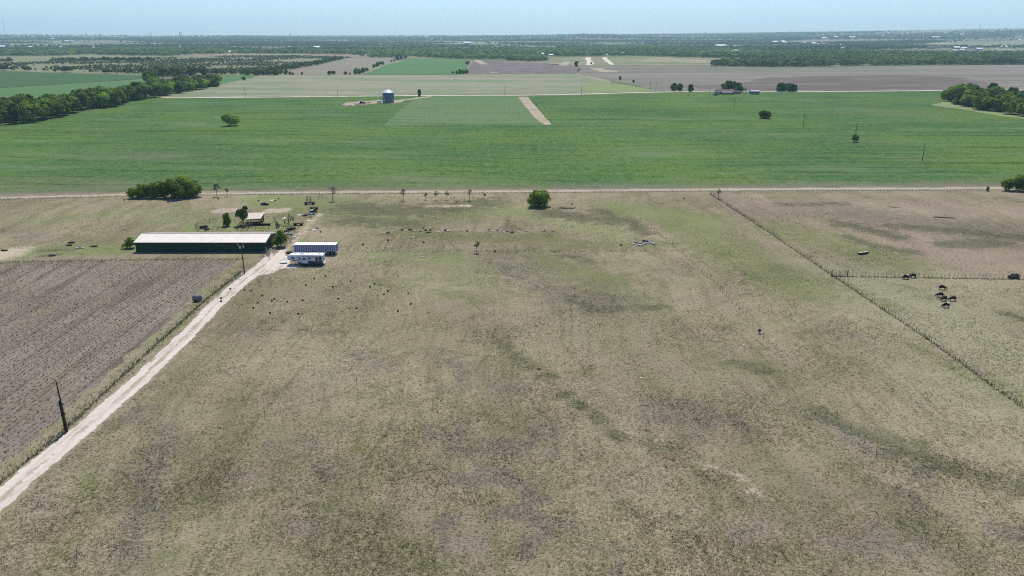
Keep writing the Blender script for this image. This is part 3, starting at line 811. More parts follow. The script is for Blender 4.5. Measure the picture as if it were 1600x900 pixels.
def crown_mesh(seed, rx, ry, rz, zc, lobes, n, leaf, mat, lobe=(.36, .56), base_z=.15, sparse=1.0):
    r = np.random.default_rng(seed)
    d = r.normal(size=(lobes, 3)); d /= np.linalg.norm(d, axis=1)[:, None]
    c = d * (r.uniform(.35, .72, lobes) ** .8)[:, None] * np.array([rx, ry, rz]); c[:, 2] += zc
    lr = r.uniform(*lobe, lobes)
    k = r.choice(lobes, n, p=lr ** 2 / (lr ** 2).sum())
    q = r.normal(size=(n, 3)); q /= np.linalg.norm(q, axis=1)[:, None]
    q[:, 2] = np.where(q[:, 2] < -.5, -q[:, 2], q[:, 2])
    rad = r.uniform(.62, 1.06, n) ** .7
    m_ = min(rx, ry, rz) if sparse == 1.0 else min(rx, ry, rz)
    P = c[k] + q * (rad * lr[k])[:, None] * np.array([rx, ry, max(rz, .7 * m_)]) * .95
    keep = P[:, 2] > base_z
    P = P[keep]; k = k[keep]; q = q[keep]
    tone = r.uniform(0, 1, lobes)[k] * .55 + r.uniform(0, .5, len(P))
    V, F, T = leaf_quads(P, leaf, seed + 1, tone, q)
    return np_mesh('crown', V, F, mat, {'tone': T}), c

def trunk_mesh(seed, h, r0, limbs, stems=1):
    rr = random.Random(seed); mb = MB()
    for s in range(stems):
        ox, oy = (rr.uniform(-.5, .5), rr.uniform(-.5, .5)) if stems > 1 else (0, 0)
        top = (ox * 2 + rr.uniform(-.2, .2) * h * .2, oy * 2 + rr.uniform(-.2, .2) * h * .2, h)
        mb.path([(ox, oy, -.1), (ox * 1.4, oy * 1.4, h * .5), top], [r0, r0 * .75, r0 * .5], 6)
        for c in limbs:
            if s == 0 or rr.random() < .4:
                a = Vector((ox * 1.4, oy * 1.4, h * rr.uniform(.5, 1)))
                mid = (a + Vector(c)) / 2 + Vector((0, 0, .2))
                mb.path([a, mid, tuple(c)], [r0 * .45, r0 * .3, r0 * .12], 5)
    return mb.mesh('trunk', BARK)

PROTO = {}
def proto(kind, seed, rx, ry, rz, zc, lobes, n, leaf, mat, th, r0, stems=1, lobe=(.36, .56), base_z=.15):
    cm, c = crown_mesh(seed, rx, ry, rz, zc, lobes, n, leaf, mat, lobe, base_z)
    PROTO.setdefault(kind, []).append((cm, trunk_mesh(seed, th, r0, c, stems)))
for i in range(4):
    proto('tree', 100 + i, 4.2, 4.0, 3.8, 3.7, 11 + i, 2300, .75, LEAF, 2.6, .28)
for i in range(2):
    proto('bright', 120 + i, 4.2, 4.2, 3.6, 3.5, 12, 2300, .75, LEAF_BRIGHT, 2.4, .25)
    proto('dark', 130 + i, 3.9, 3.9, 3.9, 3.7, 11, 2300, .75, LEAF_DARK, 2.6, .28)
    proto('clump', 140 + i, 3.6, 3.4, 3.2, 3.3, 14, 4200, .42, LEAF, 1.8, .2, 2)
proto('round', 150, 4.3, 4.3, 3.4, 2.8, 34, 9000, .34, LEAF, 1.3, .2, 3, (.30, .44), .1)
proto('bush', 160, 2.3, 2.2, 2.0, 1.9, 12, 2600, .30, LEAF_BRIGHT, 1.1, .10, 3)
proto('upright', 165, 1.45, 1.45, 2.2, 1.45, 12, 2600, .26, LEAF_BRIGHT, 1.2, .09, 3)
proto('spread', 170, 3.0, 2.8, 2.6, 4.2, 13, 1900, .40, LEAF_DARK, 2.4, .22, 1, (.26, .40))
for i in range(2):
    proto('sapling', 180 + i, 1.0, 1.0, 1.1, 2.4, 8, 170, .25, SCRUB_LEAF, 1.8, .07, 1, (.3, .5), .8)
    proto('pale', 184 + i, 1.6, 1.6, 1.5, 3.2, 9, 330, .22, LEAF_PALE, 2.1, .12, 1, (.3, .5), .9)
proto('lone', 190, 3.6, 3.4, 2.5, 2.3, 18, 3600, .45, LEAF_BRIGHT, 1.8, .2, 2, (.30, .46), .2)

def tree(name, kind, loc, s=1.0, label='', group=None, cat='tree', idx=None, rz=None):
    cm, tm = PROTO[kind][(random.randrange(len(PROTO[kind])) if idx is None else idx)]
    o = thing(name, label, cat, loc, random.uniform(0, 6.28) if rz is None else rz, group)
    o.scale = s if hasattr(s, '__len__') else (s, s, s)
    obj('trunk', tm, o); obj('crown', cm, o)
    return o

# clump of big trees on the back track
for i, (px, py, s, k) in enumerate(((283, 309, 1.28, 'clump'), (272, 309, 1.1, 'clump'), (297, 308.5, 1.0, 'clump'), (258, 309, .95, 'clump'), (243, 309, .92, 'clump'), (229, 309.5, .78, 'clump'), (217, 309.5, .66, 'clump'), (207, 310, .62, 'clump'), (290, 305, 1.1, 'clump'), (250, 305, .85, 'clump'), (222, 306, .7, 'clump'), (305, 308, .75, 'clump'))):
    tree('broadleaf_tree', k, G(px, py), s, ['tallest tree of the dark clump beside the back track', 'dark bushy tree packed in the clump on the back track'][min(i, 1)], 'clump of dark trees on the back track')
tree('round_bush', 'round', G(840.5, 322.5), (1.12, 1.08, 1.06), 'big round dense green bush standing alone beside the back track', cat='bush', rz=.4)
tree('broadleaf_tree', 'clump', G(1574, 298), .78, 'big bushy tree cut by the picture edge on the back track', 'bushy trees at the end of the back track')
tree('broadleaf_tree', 'clump', G(1590, 298), .95, 'big bushy tree cut by the picture edge on the back track', 'bushy trees at the end of the back track')
tree('broadleaf_tree', 'clump', G(1606, 296), 1.0, 'big bushy tree cut by the picture edge on the back track', 'bushy trees at the end of the back track')
tree('shrub', 'upright', G(1543, 298.5), (.5, .5, .5), 'small shrub just before the big bushy trees on the back track', cat='bush')
tree('spreading_tree', 'spread', G(381, 352), .95, 'dark spreading tree shading the small cattle shed', rz=1.0)
tree('upright_bush', 'upright', G(354.5, 353.5), (1.0, 1.0, 1.18), 'upright bush with bright green top inside the pipe corral', cat='bush', rz=.3)
tree('bush', 'bush', G(202, 388), .82, 'bright green bush at the far end of the long barn', cat='bush', idx=0)
tree('bush', 'bush', G(437, 386), (1.0, 1.0, 1.25), 'bright green bush at the barn end beside the dirt track', cat='bush', idx=0)
for i, (px, py, k, s, lab) in enumerate(((520, 314, 'pale', 1.2, 'pale thin tree with its own shadow near the gate posts'), (339, 307, 'sapling', 1.5, 'dark young tree just right of the dark tree clump'), (356, 306.5, 'sapling', .95, 'thin young tree second from the dark tree clump'),
        (630.5, 313, 'pale', .95, 'thin tree at the start of the row along the back track'), (665, 312.5, 'sapling', .85, 'slimmest tree in the row along the back track'), (681.5, 313, 'sapling', 1.12, 'fullest leafed young tree in the row along the back track'), (698.5, 312.5, 'sapling', 1.05, 'young tree just after the fullest one in the row'), (733.5, 312.5, 'pale', .9, 'pale thin tree at the end of the row nearest the round bush'),
        (745, 395, 'sapling', 1.0, 'lone sapling growing in the sparse pasture fence line'), (1122.5, 310, 'sapling', 1.15, 'small tree at the far corner of the stave fence'))):
    tree('sapling', k, G(px, py), s, lab, 'young trees along the back track' if 3 <= i <= 7 else None)
tree('lone_tree', 'lone', G(360, 196.5), (1.85, 1.6, 1.65), 'lone spreading tree standing in the green crop near the woodland strip', idx=0, rz=.2)
tree('lone_tree', 'round', G(1195, 185), (1.35, 1.2, 1.0), 'lone dark bushy tree in the green crop below the farmstead', idx=0)
tree('lone_tree', 'lone', G(1335, 221.8), (.72, .72, .98), 'lone small round tree beside a power pole in the crop', idx=0)
tree('lone_tree', 'dark', G(656, 151), (.62, .62, .95), 'dark tree on the gravel lane behind the steel grain bin', idx=1)

def scatter_trees(poly_px, spacing, kinds, smin, smax, label, group, seed, name='broadleaf_tree', jit=.42, cat='tree'):
    r = random.Random(seed)
    P = np.array([G2(*p) for p in poly_px])
    x0, y0 = P.min(0); x1, y1 = P.max(0); n = 0
    yy = y0
    while yy < y1:
        xx = x0 + (spacing / 2 if n % 2 else 0)
        while xx < x1:
            x, y = xx + r.uniform(-jit, jit) * spacing, yy + r.uniform(-jit, jit) * spacing
            if in_poly(np.array([x]), np.array([y]), P)[0]:
                s = r.uniform(smin, smax)
                tree(name, r.choice(kinds), (x, y, float(terrain(x, y))), (s * r.uniform(.9, 1.12), s * r.uniform(.9, 1.12), s * r.uniform(.88, 1.15)), label, group, cat)
            xx += spacing
        yy += spacing * .9; n += 1
MIXK = ['tree', 'tree', 'tree', 'bright', 'dark', 'tree']
scatter_trees([(-40, 208), (0, 197), (60, 190), (120, 177), (180, 166), (247, 153.5), (244, 150), (170, 153), (90, 168), (30, 172), (-40, 176)], 11.8, MIXK, 1.45, 1.9, 'bushy broadleaf tree packed in the long woodland strip beside the green crop', 'trees of the long woodland strip', 51)
scatter_trees([(243, 150), (262, 151), (300, 143), (352, 133), (348, 130), (300, 134), (255, 140), (232, 124), (232, 121), (250, 120), (300, 119), (322, 117.5), (322, 116.5), (240, 117), (225, 121), (240, 138)], 12.6, MIXK, 1.4, 1.75, 'bushy tree in the wood behind the end of the farm road', 'trees of the wood behind the farm road', 52)
scatter_trees([(1482, 160), (1505, 166), (1545, 175), (1600, 182), (1660, 188), (1660, 168), (1600, 160), (1545, 152), (1490, 150), (1476, 154)], 11.5, MIXK, 1.4, 1.75, 'bushy tree in the wood at the corner of the green crop', 'trees of the corner wood', 53)
tree('lone_tree', 'bright', G(1490, 163.5), .55, 'small bright tree on the bare margin before the corner wood', idx=1)
scatter_trees([(386, 118.5), (447, 117.3), (447, 116.5), (430, 112.5), (395, 114)], 11, ['dark', 'tree'], .9, 1.15, 'dark tree in the thick hedge behind the pale fallow field', 'trees of the thick dark hedge', 54)
for i, (px, py, s) in enumerate(((453, 117.2, .7), (458, 117.2, .5), (472, 117, .6), (515, 117.2, .85), (521, 117.2, .9), (540, 117.2, .75), (546.5, 117, .45), (556, 115.8, 1.2), (562, 115.5, 1.0), (567, 114, 1.1), (573, 112, .9), (584, 106, .9), (589, 104.3, 1.1), (594, 102.6, 1.1), (598, 101.3, .9), (612, 97, .6), (616, 96, .6), (621, 94.5, 1.2), (627, 93, 1.2), (633, 92, 1.1),
        (708, 115.8, .6), (714, 115.8, .7), (719, 115.4, .9), (724, 115.4, .9), (729, 115.3, .9), (730, 103, 1.3))):
    tree('hedge_tree', 'tree' if i % 3 else 'dark', G(px, py), s, 'single hedgerow tree edging the brown and green fields beyond the farm road', 'hedgerow trees beyond the farm road')
for px, py, s, lab in ((1053, 142.4, 1.15, 'larger of two dark trees on the farm road before the farmstead'), (1061, 142.3, 1.1, 'tree joined to the larger dark tree on the farm road'), (1078.5, 143.3, 1.05, 'smaller round dark tree on the farm road before the farmstead'), (901, 104, 1.3, 'lone dark tree on the building site'), (923.5, 100.5, .6, 'small tree beside the pale site road'), (968.5, 125.2, .7, 'small tree on the field edge beyond the farm road'), (989.5, 129.5, .5, 'tiny tree on the field edge nearer the farm road'), (381, 125.5, .7, 'small lone tree at the edge of the pale fallow field'),
        (7, 79.2, 1.5, 'round tree beside the white far sheds')):
    tree('lone_tree', 'dark', G(px, py), s, lab)
for px, py, s in ((1216.5, 142.6, 1.1), (1221, 142.5, 1.2), (1226, 142.8, 1.1), (1232, 142.9, 1.15), (1238, 142.9, 1.1), (1242, 142.8, .95)):
    tree('roadside_shrub', 'dark', G(px, py), s, 'dark shrub in the short hedge on the farm road past the farmstead', 'short hedge past the farmstead', 'bush')
for px, py, s in ((1130, 142.8, 1.1), (1137, 142, 1.45), (1145, 142.2, 1.4), (1153, 143.5, 1.3), (1157, 144.5, 1.0)):
    tree('shade_tree', 'dark', G(px, py), s, 'big shade tree standing over the dark farmstead', 'shade trees of the farmstead')
tree('shade_tree', 'pale', G(1164, 147.4), 1.5, 'pale thin tree at the end of the dark farmstead', idx=0)

# ------------------------------------------------------------------ woods far off (stuff)
H = [(845, 86.3, 9, 0), (861, 87.5, 7, 0), (576, 87.2, 7, 1), (630, 86.3, 4, 0), (948, 86.8, 2.5, 0), (973.5, 84.6, 4.5, 0), (1304, 96.3, 8, 0), (1311.5, 96.3, 3.5, 0), (1306, 101.4, 2.2, 2), (1343, 97.5, 7, 3), (1354, 99.5, 2.5, 0), (1258, 85.2, 4.5, 0), (1317, 75.6, 5, 0),
     (1496, 76.5, 9, 3), (1507, 77, 8, 0), (1515.5, 75.8, 7, 4), (1531, 78.5, 9, 0), (1504, 79, 6, 0), (1492, 80, 6, 3), (1524, 76, 5, 4), (1566, 74, 4, 0), (1573, 74, 4, 0), (1567, 84, 8, 0), (1558, 78.4, 4, 0), (1569, 79.4, 4, 0), (1577, 80, 5, 3), (1484, 75.5, 6, 4), (1454, 76.3, 10, 4), (1465, 75.5, 7, 4),
     (1212, 67, 8, 3), (1224, 65.8, 6, 0), (1226, 68, 7, 3), (1256, 68, 5, 0), (1272, 69.4, 7, 0), (1280, 70.3, 5, 3), (1288, 70.8, 9, 1), (1295, 71, 6, 4), (1304, 71, 4, 0), (1314, 71, 4, 0), (1288, 61, 7, 3), (1234, 75.5, 2.5, 0), (1127, 73.8, 15, 0), (1150, 74, 7, 0), (1036, 59, 9, 1), (1150, 79.6, 4, 3),
     (650, 66.4, 6, 1), (658, 65.8, 5, 1), (669, 66.4, 6, 1), (730, 68.4, 10, 0), (709, 70.8, 3, 0), (104, 65.4, 6, 0), (112, 65.2, 4, 0), (2, 74.8, 9, 0), (12, 75, 6, 4), (147, 73, 5, 0), (145, 76, 6, 3), (161, 79.5, 6, 0), (82, 62.2, 5, 0), (95, 74, 4, 0), (47, 74.5, 6, 3), (282, 73.4, 4, 0), (296, 73.8, 3, 0), (365, 66, 4, 1), (360, 82.5, 8, 0), (366.5, 74, 3, 0), (527, 75.8, 4, 0), (494, 76.2, 10, 3), (594, 71, 5, 3), (667, 59.2, 3, 0), (675, 61.4, 3, 0), (690, 62, 3, 0), (453, 74.5, 4, 0), (1332, 59.4, 9, 3), (1380, 56.4, 4, 0), (1463, 59.4, 11, 0), (1503, 54.6, 5, 0), (1442, 59.4, 4, 0), (1593, 63, 4, 0), (1306, 58.6, 5, 0), (1356, 64.8, 5, 4), (315, 58.4, 8, 0), (190, 60.3, 4, 0), (145, 60.6, 3, 0), (52, 57.8, 3, 0)]
HOUSE_CLEAR = [(G(a[0], a[1]).x, G(a[0], a[1]).y, a[2] * G(a[0], a[1]).y / 1200 * .62 + 4) for a in H]

def woods(name, mat, polys, spacing, h, nq, q, seed, keep=1.0, mask=None):
    r = np.random.default_rng(seed); X = []; Y = []
    for poly in polys:
        P = np.array([G2(*p) for p in poly])
        x0, y0 = P.min(0); x1, y1 = P.max(0)
        gx, gy = np.meshgrid(np.arange(x0, x1, spacing), np.arange(y0, y1, spacing))
        x = gx.ravel() + r.uniform(-.5, .5, gx.size) * spacing; y = gy.ravel() + r.uniform(-.5, .5, gx.size) * spacing
        k = in_poly(x, y, P) & (r.random(x.size) < keep)
        if mask is not None: k &= mask(x, y, r)
        X.append(x[k]); Y.append(y[k])
    x, y = np.concatenate(X), np.concatenate(Y)
    k = np.hypot(x, y) < 13300
    for hx, hy, hw in HOUSE_CLEAR:                        # yards in front of the far buildings
        t = y / hy
        k &= ~((np.abs(x - hx * t) < hw) & (y < hy + 8) & (y > hy - 40 - hy * .045))
    x, y = x[k], y[k]; n = len(x)
    z = terrain(x, y); hh = h * r.uniform(.65, 1.25, n); w = hh * r.uniform(.5, .7, n)
    d = r.normal(size=(n, nq, 3)); d /= np.linalg.norm(d, axis=2)[..., None]
    d[..., 2] = np.abs(d[..., 2]) * 1.25 - .35
    d *= r.uniform(.75, 1.05, (n, nq, 1))
    P = np.empty((n, nq, 3))
    P[..., 0] = x[:, None] + d[..., 0] * w[:, None]; P[..., 1] = y[:, None] + d[..., 1] * w[:, None]
    P[..., 2] = z[:, None] + hh[:, None] * (.45 + .5 * d[..., 2])
    tone = np.clip((.42 + .22 * np.sin(x * .013 + 2 * np.sin(y * .007)) * np.sin(y * .017) + r.normal(0, .24, n))[:, None] + r.normal(0, .15, (n, nq)), 0, 1)
    V, F, T = leaf_quads(P.reshape(-1, 3), np.repeat(q * hh / h, nq), seed + 3, tone.ravel(), d.reshape(-1, 3) + np.array([0, 0, .25]))
    print(name, n, len(F))
    return tag(obj(name, np_mesh(name, V, F, mat, {'tone': T})), kind='stuff')
# nearer wooded belts
woods('woodland_belt', LEAF_FAR, [[(1112, 103.8), (1200, 105.0), (1260, 104.6), (1340, 103.2), (1420, 101.9), (1640, 101), (1640, 84), (1500, 86), (1400, 84), (1280, 82), (1200, 81), (1180, 92), (1235, 96), (1130, 99.5)]], 10.5, 11, 46, 3.4, 61)
woods('wooded_valley', LEAF_FAR, [[(590, 91), (650, 90), (730, 92.5), (760, 93), (800, 92), (850, 88.5), (900, 88.3), (1000, 87.5), (1060, 89.5), (1150, 91.5), (1200, 92), (1200, 78), (1100, 77), (1000, 73), (860, 71), (760, 72), (650, 73), (560, 75), (400, 79), (400, 83), (520, 86)], [(795, 95.5), (830, 96.5), (853, 95), (850, 90), (795, 91)], [(-60, 89), (0, 88), (90, 87.5), (150, 84), (150, 79), (90, 78), (30, 80), (-60, 83)], [(150, 86), (260, 88), (330, 86), (400, 85), (470, 85), (400, 78), (300, 76), (220, 75), (150, 79)]], 12, 10.5, 34, 3.8, 62, 1.0, lambda x, y, r: (np.sin(x * .0045 + 2 * np.sin(y * .0031)) + .8 * np.sin(y * .011 + 1.5 * np.sin(x * .0021)) + r.normal(0, .35, x.size)) > -.85 + sstep(2200, 3200, y) * 1.1)
# hedges and loose lines of trees in the scrub
woods('scrub_hedges', LEAF_FAR, [[(65, 97), (150, 96.2), (240, 96.5), (240, 95.2), (150, 94.5), (110, 95)], [(-60, 98), (15, 97.5), (30, 97), (15, 96.3), (-60, 96.6)], [(190, 115.8), (250, 115.6), (250, 114.4), (190, 114.5)], [(80, 113), (110, 113.2), (110, 112.2), (85, 112)], [(160, 115), (188, 115.2), (188, 114.2), (160, 114)], [(0, 110.5), (30, 111), (60, 111.6), (60, 110.8), (0, 109.6)], [(430, 112), (480, 106), (540, 92), (536, 91), (470, 104), (420, 110)], [(320, 117), (400, 117.2), (400, 114.5), (320, 115)]], 11, 8.5, 46, 2.8, 63, .85)
woods('scrub_bushes', SCRUB_LEAF, [[(-60, 108), (0, 109), (240, 116), (400, 116), (440, 110), (520, 95), (560, 88.5), (440, 87), (330, 88), (160, 94), (-60, 102)]], 9, 3.0, 12, 2.0, 64, .95, lambda x, y, r: (np.sin(x * .013 + 2 * np.sin(y * .006)) * np.sin(y * .011 + np.sin(x * .007)) + .7 * np.sin(x * .041 + 3 * np.sin(y * .013)) * np.sin(y * .03) + r.normal(0, .22, x.size)) > -.12 + .5 * (x < -900) * (y < 1500))
# the far country: hedges and copses in bands
def far_mask(x, y, r):
    a = np.sin(y * .0055 + 1.7 * np.sin(x * .0013) + .5) + .75 * np.sin(x * .0023 + 2.2 * np.sin(y * .0011)) + .6 * np.sin(x * .006 - y * .0041 + 1) + r.normal(0, .45, x.size)
    return (a > .62)
woods('far_copses', LEAF_FAR, [[(-120, 84), (0, 82), (150, 79), (400, 78), (700, 72.5), (900, 71), (1100, 77), (1200, 80.5), (1400, 83), (1720, 84), (1720, 64), (1200, 62), (800, 62), (0, 63), (-120, 63)]], 17, 10, 20, 4.6, 65, .9, far_mask)
woods('horizon_copses', LEAF_FAR, [[(-120, 63), (0, 63), (800, 62), (1200, 62), (1720, 64), (1720, 46.5), (1600, 47), (1400, 49.3), (1200, 52.3), (1000, 55.5), (800, 56.5), (0, 55.8), (-120, 55.8)]], 40, 13, 9, 11, 66, .95, lambda x, y, r: (np.sin(y * .0021 + 1.7 * np.sin(x * .0007)) + .8 * np.sin(x * .0013 + 2 * np.sin(y * .0006)) + r.normal(0, .5, x.size)) > .05)

# ------------------------------------------------------------------ materials of built things
def metal_sheet(name, c1, c2, rough=.55, pitch=(.3, 0), metal=0.0, spec=.3):
    m = NT(name); f = m.noise(.6, 5, .65, m.mapped((1, 1, .35)))
    m.b.inputs['Specular IOR Level'].default_value = spec
    w = m.n('ShaderNodeTexWave', wave_type='BANDS', bands_direction='X'); w.inputs['Scale'].default_value = pitch[0]; m.l(m.co, w.inputs['Vector'])
    m.bump(w.outputs['Fac'], .35, .03)
    return m.fin(m.mix(m.ramp(f, .38, .66), c1, c2), rough, metal)
BARN_GREEN = metal_sheet('dark_green_sheet', (.008, .030, .022), (.014, .044, .031), .5, (3.0, 0))
BARN_ROOF = metal_sheet('cream_roof_sheet', (.70, .645, .55), (.64, .58, .48), .5, (3.0, 0))
SHED_ROOF = surf('weathered_tin', (.62, .54, .46), (.44, .36, .29), 1.2, .6)
RUST = surf('rusty_metal', (.11, .06, .04), (.20, .11, .075), 4, .9)
WOOD = surf('grey_wood', (.10, .085, .065), (.19, .165, .13), 5, .95, stretch=(1, 1, .2))
POST_W = surf('fence_post_wood', (.105, .09, .068), (.19, .165, .125), 4, .95)
POLE_W = surf('pole_wood', (.030, .027, .022), (.060, .052, .042), 3, .9, stretch=(3, 3, .3))
WIRE = surf('fence_wire', (.10, .095, .085), (.16, .14, .12), 9, .7)
PIPE = surf('pipe_rail', (.045, .04, .037), (.10, .075, .06), 5, .7)
WHITE = surf('white_paint', (.78, .77, .74), (.66, .65, .62), 2, .5)
DIRTYW = surf('dirty_white_shell', (.72, .74, .76), (.52, .55, .58), .9, .45)
GREYSTEEL = surf('galvanised_steel', (.33, .35, .38), (.24, .26, .29), 1.5, .5, spec=.4)
BLUESTEEL = surf('trailer_side_sheet', (.20, .24, .33), (.15, .18, .26), 1.0, .5)
DARK = surf('black_rubber', (.012, .012, .013), (.025, .024, .024), 5, .8)
GLASS = surf('dark_glass', (.010, .012, .016), (.018, .02, .026), 2, .1, spec=.5)
BROWN = surf('brown_trim', (.085, .070, .062), (.12, .10, .09), 1.2, .7)
STONE = surf('pale_concrete', (.56, .52, .46), (.36, .33, .29), 3, .9)
CHAR = surf('charred_scrap', (.012, .011, .011), (.05, .042, .038), 5, .95)
TARP = surf('blue_tarpaulin', (.10, .12, .25), (.20, .21, .32), 3, .6)
BALE = surf('silver_black_wrap', (.045, .05, .058), (.09, .095, .105), 2.2, .36, spec=1.0)
CERAM = surf('grey_ceramic', (.62, .60, .60), (.5, .48, .48), 4, .35, spec=.5)
ROOFDARK = surf('brown_shingle', (.10, .075, .065), (.16, .12, .105), 2, .9)
ROOFRED = surf('red_brown_roof', (.30, .17, .13), (.24, .13, .10), 1, .9)
HOUSEW = surf('pale_house_wall', (.62, .59, .55), (.5, .47, .43), .5, .8)
ROOFPALE = surf('pale_metal_roof', (.80, .79, .77), (.68, .67, .66), .4, .6)
TANWALL = surf('tan_house_wall', (.45, .36, .28), (.36, .29, .23), .5, .85)
COW_B = surf('black_coat', (.012, .011, .011), (.026, .022, .02), 3, .6)
m = NT('white_backed_coat'); sp = m.n('ShaderNodeSeparateXYZ'); m.l(m.co, sp.inputs[0])
f = m.math('ADD', m.math('MULTIPLY', m.noise(2.2, 3, .5), .5), m.math('MULTIPLY', sp.outputs[2], .75))
f2 = m.ramp(sp.outputs[0], .05, .5, 0, 1)
COW_W = m.fin(m.mix(m.math('MULTIPLY', m.ramp(f, 1.12, 1.2), f2), (.014, .012, .012), (.70, .66, .58)), .7)

# ------------------------------------------------------------------ the long barn
def barn():
    x0, x1, y0, y1, e, rdg = -108.4, -71.0, 213.6, 224.4, 2.9, 4.05
    o = thing('barn', 'long dark green metal barn with a pale cream roof beside the track', 'barn', ((x0 + x1) / 2, y0, 0))
    L, W = x1 - x0, y1 - y0; hx = L / 2
    mb = MB()
    for yy in (0, W): mb.add([(-hx, yy, 0), (hx, yy, 0), (hx, yy, e), (-hx, yy, e)], [(0, 1, 2, 3)])
    for xx in (-hx, hx): mb.add([(xx, 0, 0), (xx, W, 0), (xx, W, e), (xx, W / 2, rdg), (xx, 0, e)], [(0, 1, 2, 3, 4)])
    mb.build('wall', BARN_GREEN, o)
    rf = MB(); ov, th = .35, .12
    sl = (rdg - e) / (W / 2)
    for s in (0, 1):
        ya, yb = (-ov, W / 2) if s == 0 else (W / 2, W + ov)
        za, zb = (e - ov * sl, rdg) if s == 0 else (rdg, e - ov * sl)
        rf.add([(-hx - .3, ya, za + .02), (hx + .3, ya, za + .02), (hx + .3, yb, zb + .02), (-hx - .3, yb, zb + .02), (-hx - .3, ya, za + th), (hx + .3, ya, za + th), (hx + .3, yb, zb + th), (-hx - .3, yb, zb + th)],
               [(0, 3, 2, 1), (4, 5, 6, 7), (0, 1, 5, 4), (1, 2, 6, 5), (2, 3, 7, 6), (3, 0, 4, 7)])
    n = 42                                             # standing seams
    for i in range(n + 1):
        xx = -hx + L * i / n
        rf.tube((xx, -ov, e - ov * sl + th + .01), (xx, W / 2, rdg + th + .01), .025, n=4); rf.tube((xx, W + ov, e - ov * sl + th + .01), (xx, W / 2, rdg + th + .01), .025, n=4)
    roof = rf.build('roof', BARN_ROOF, o)
    MB().box((0, W / 2, rdg + th + .05), (L + .6, .35, .09)).build('ridge_cap', BARN_ROOF, roof)
    MB().box((0, -ov - .07, e - ov * sl + .06), (L + .6, .12, .12)).build('gutter', BARN_GREEN, o)
    d = MB().box((hx + .04, 6.0, 1.4), (.06, 3.2, 2.7)).build('sliding_door', surf('grey_door_sheet', (.12, .14, .14), (.17, .18, .18), 1.5), o)
    d2 = MB().box((hx + .05, 9.6, 1.05), (.06, 1.0, 2.1)).build('side_door', WHITE, o)
    MB().box((hx + .10, 9.25, 1.0), (.05, .08, .08)).build('handle', DARK, d2)
    b = MB()
    for i in range(7): b.box((-hx + L * (i + .5) / 7, -.03, e / 2), (.10, .05, e - .3))
    b.build('wall_trim', BARN_GREEN, o)
barn()

# small cattle shed with pens
def cattle_shed():
    p = G(396, 352)
    o = thing('cattle_shed', 'small open cattle shed with a weathered tan tin roof under the dark tree', 'shed', p, R(6))
    L, W = 4.6, 6.0
    for sx, sy in ((-1, 0), (1, 0), (-1, 1), (1, 1), (1, .5), (-1, .5)):
        MB().box((sx * (L / 2 - .1), sy * W, 1.1), (.16, .16, 2.2)).build('post', WOOD, o)
    rf = MB().add([(-L / 2 - .3, -.4, 2.15), (L / 2 + .3, -.4, 2.15), (L / 2 + .3, W + .4, 2.7), (-L / 2 - .3, W + .4, 2.7), (-L / 2 - .3, -.4, 2.25), (L / 2 + .3, -.4, 2.25), (L / 2 + .3, W + .4, 2.8), (-L / 2 - .3, W + .4, 2.8)], [(0, 3, 2, 1), (4, 5, 6, 7), (0, 1, 5, 4), (1, 2, 6, 5), (2, 3, 7, 6), (3, 0, 4, 7)])
    for i in range(9): rf.tube((-L / 2 - .2 + i * .62, -.4, 2.26), (-L / 2 - .2 + i * .62, W + .4, 2.81), .03, n=4)
    rf.build('roof', SHED_ROOF, o)
    w = MB()
    for k in range(4): w.box((L / 2, W / 2, .45 + k * .55), (.05, W, .35)); w.box((0, W, .45 + k * .55), (L, .05, .35))
    w.build('board_wall', RUST, o)
    MB().box((-.5, .6, .45), (3.2, .7, .5), taper=1.2).build('feed_trough', RUST, o)
cattle_shed()

def rail_fence(name, label, pts, h=1.35, rails=(.5, .95, 1.33), spacing=2.6, mat=PIPE, group=None, r=.05):
    o = thing(name, label, 'fence', pts[0], 0, group); base = Vector(pts[0])
    P = [Vector(p) - base for p in pts]
    rb = MB()
    for a, b in zip(P[:-1], P[1:]):
        n = max(1, round((b - a).length / spacing))
        for i in range(n):
            q = a.lerp(b, i / n)
            MB().tube((q.x, q.y, 0), (q.x, q.y, h), r + .015).build('post', mat, o)
        for z in rails: rb.tube((a.x, a.y, z), (b.x, b.y, z), r * .8, n=5)
    q = P[-1]; MB().tube((q.x, q.y, 0), (q.x, q.y, h), r + .015).build('post', mat, o)
    rb.build('rail', mat, o)
    return o
rail_fence('corral_fence', 'dark pipe corral fence curving round the bright topped bush', [G(*p) for p in [(352, 359), (340, 360.5), (322, 361), (310, 360.5), (306, 357), (309, 353), (316, 349.5), (328, 348), (338, 347)]])
rail_fence('corral_fence', 'dark pipe corral fence running from the shed towards the barn bush', [G(*p) for p in [(369, 359.5), (386, 360), (400, 359.5), (420, 359.5), (432, 357), (433, 350), (428, 345)]])
for i, (a, b) in enumerate((((372, 358), (379, 350)), ((379, 359), (387, 351.5)), ((386, 359.5), (394, 353)))):
    rail_fence('cattle_chute', ['slanting pipe chute rail nearest the bright topped bush', 'middle slanting pipe chute rail before the cattle shed', 'slanting pipe chute rail closest to the cattle shed'][i], [G(*a), G(*b)], 1.5, (.4, .75, 1.1, 1.45), 1.6, RUST, 'chute rails before the cattle shed', .07)
MB_ = MB(); MB_.tube((-1.2, 0, .45), (1.2, .5, .55), .42, n=10)
t = thing('oil_drum', 'dark drum lying inside the pipe corral', 'drum', G(318, 357)); MB_.build('barrel', CHAR, t)
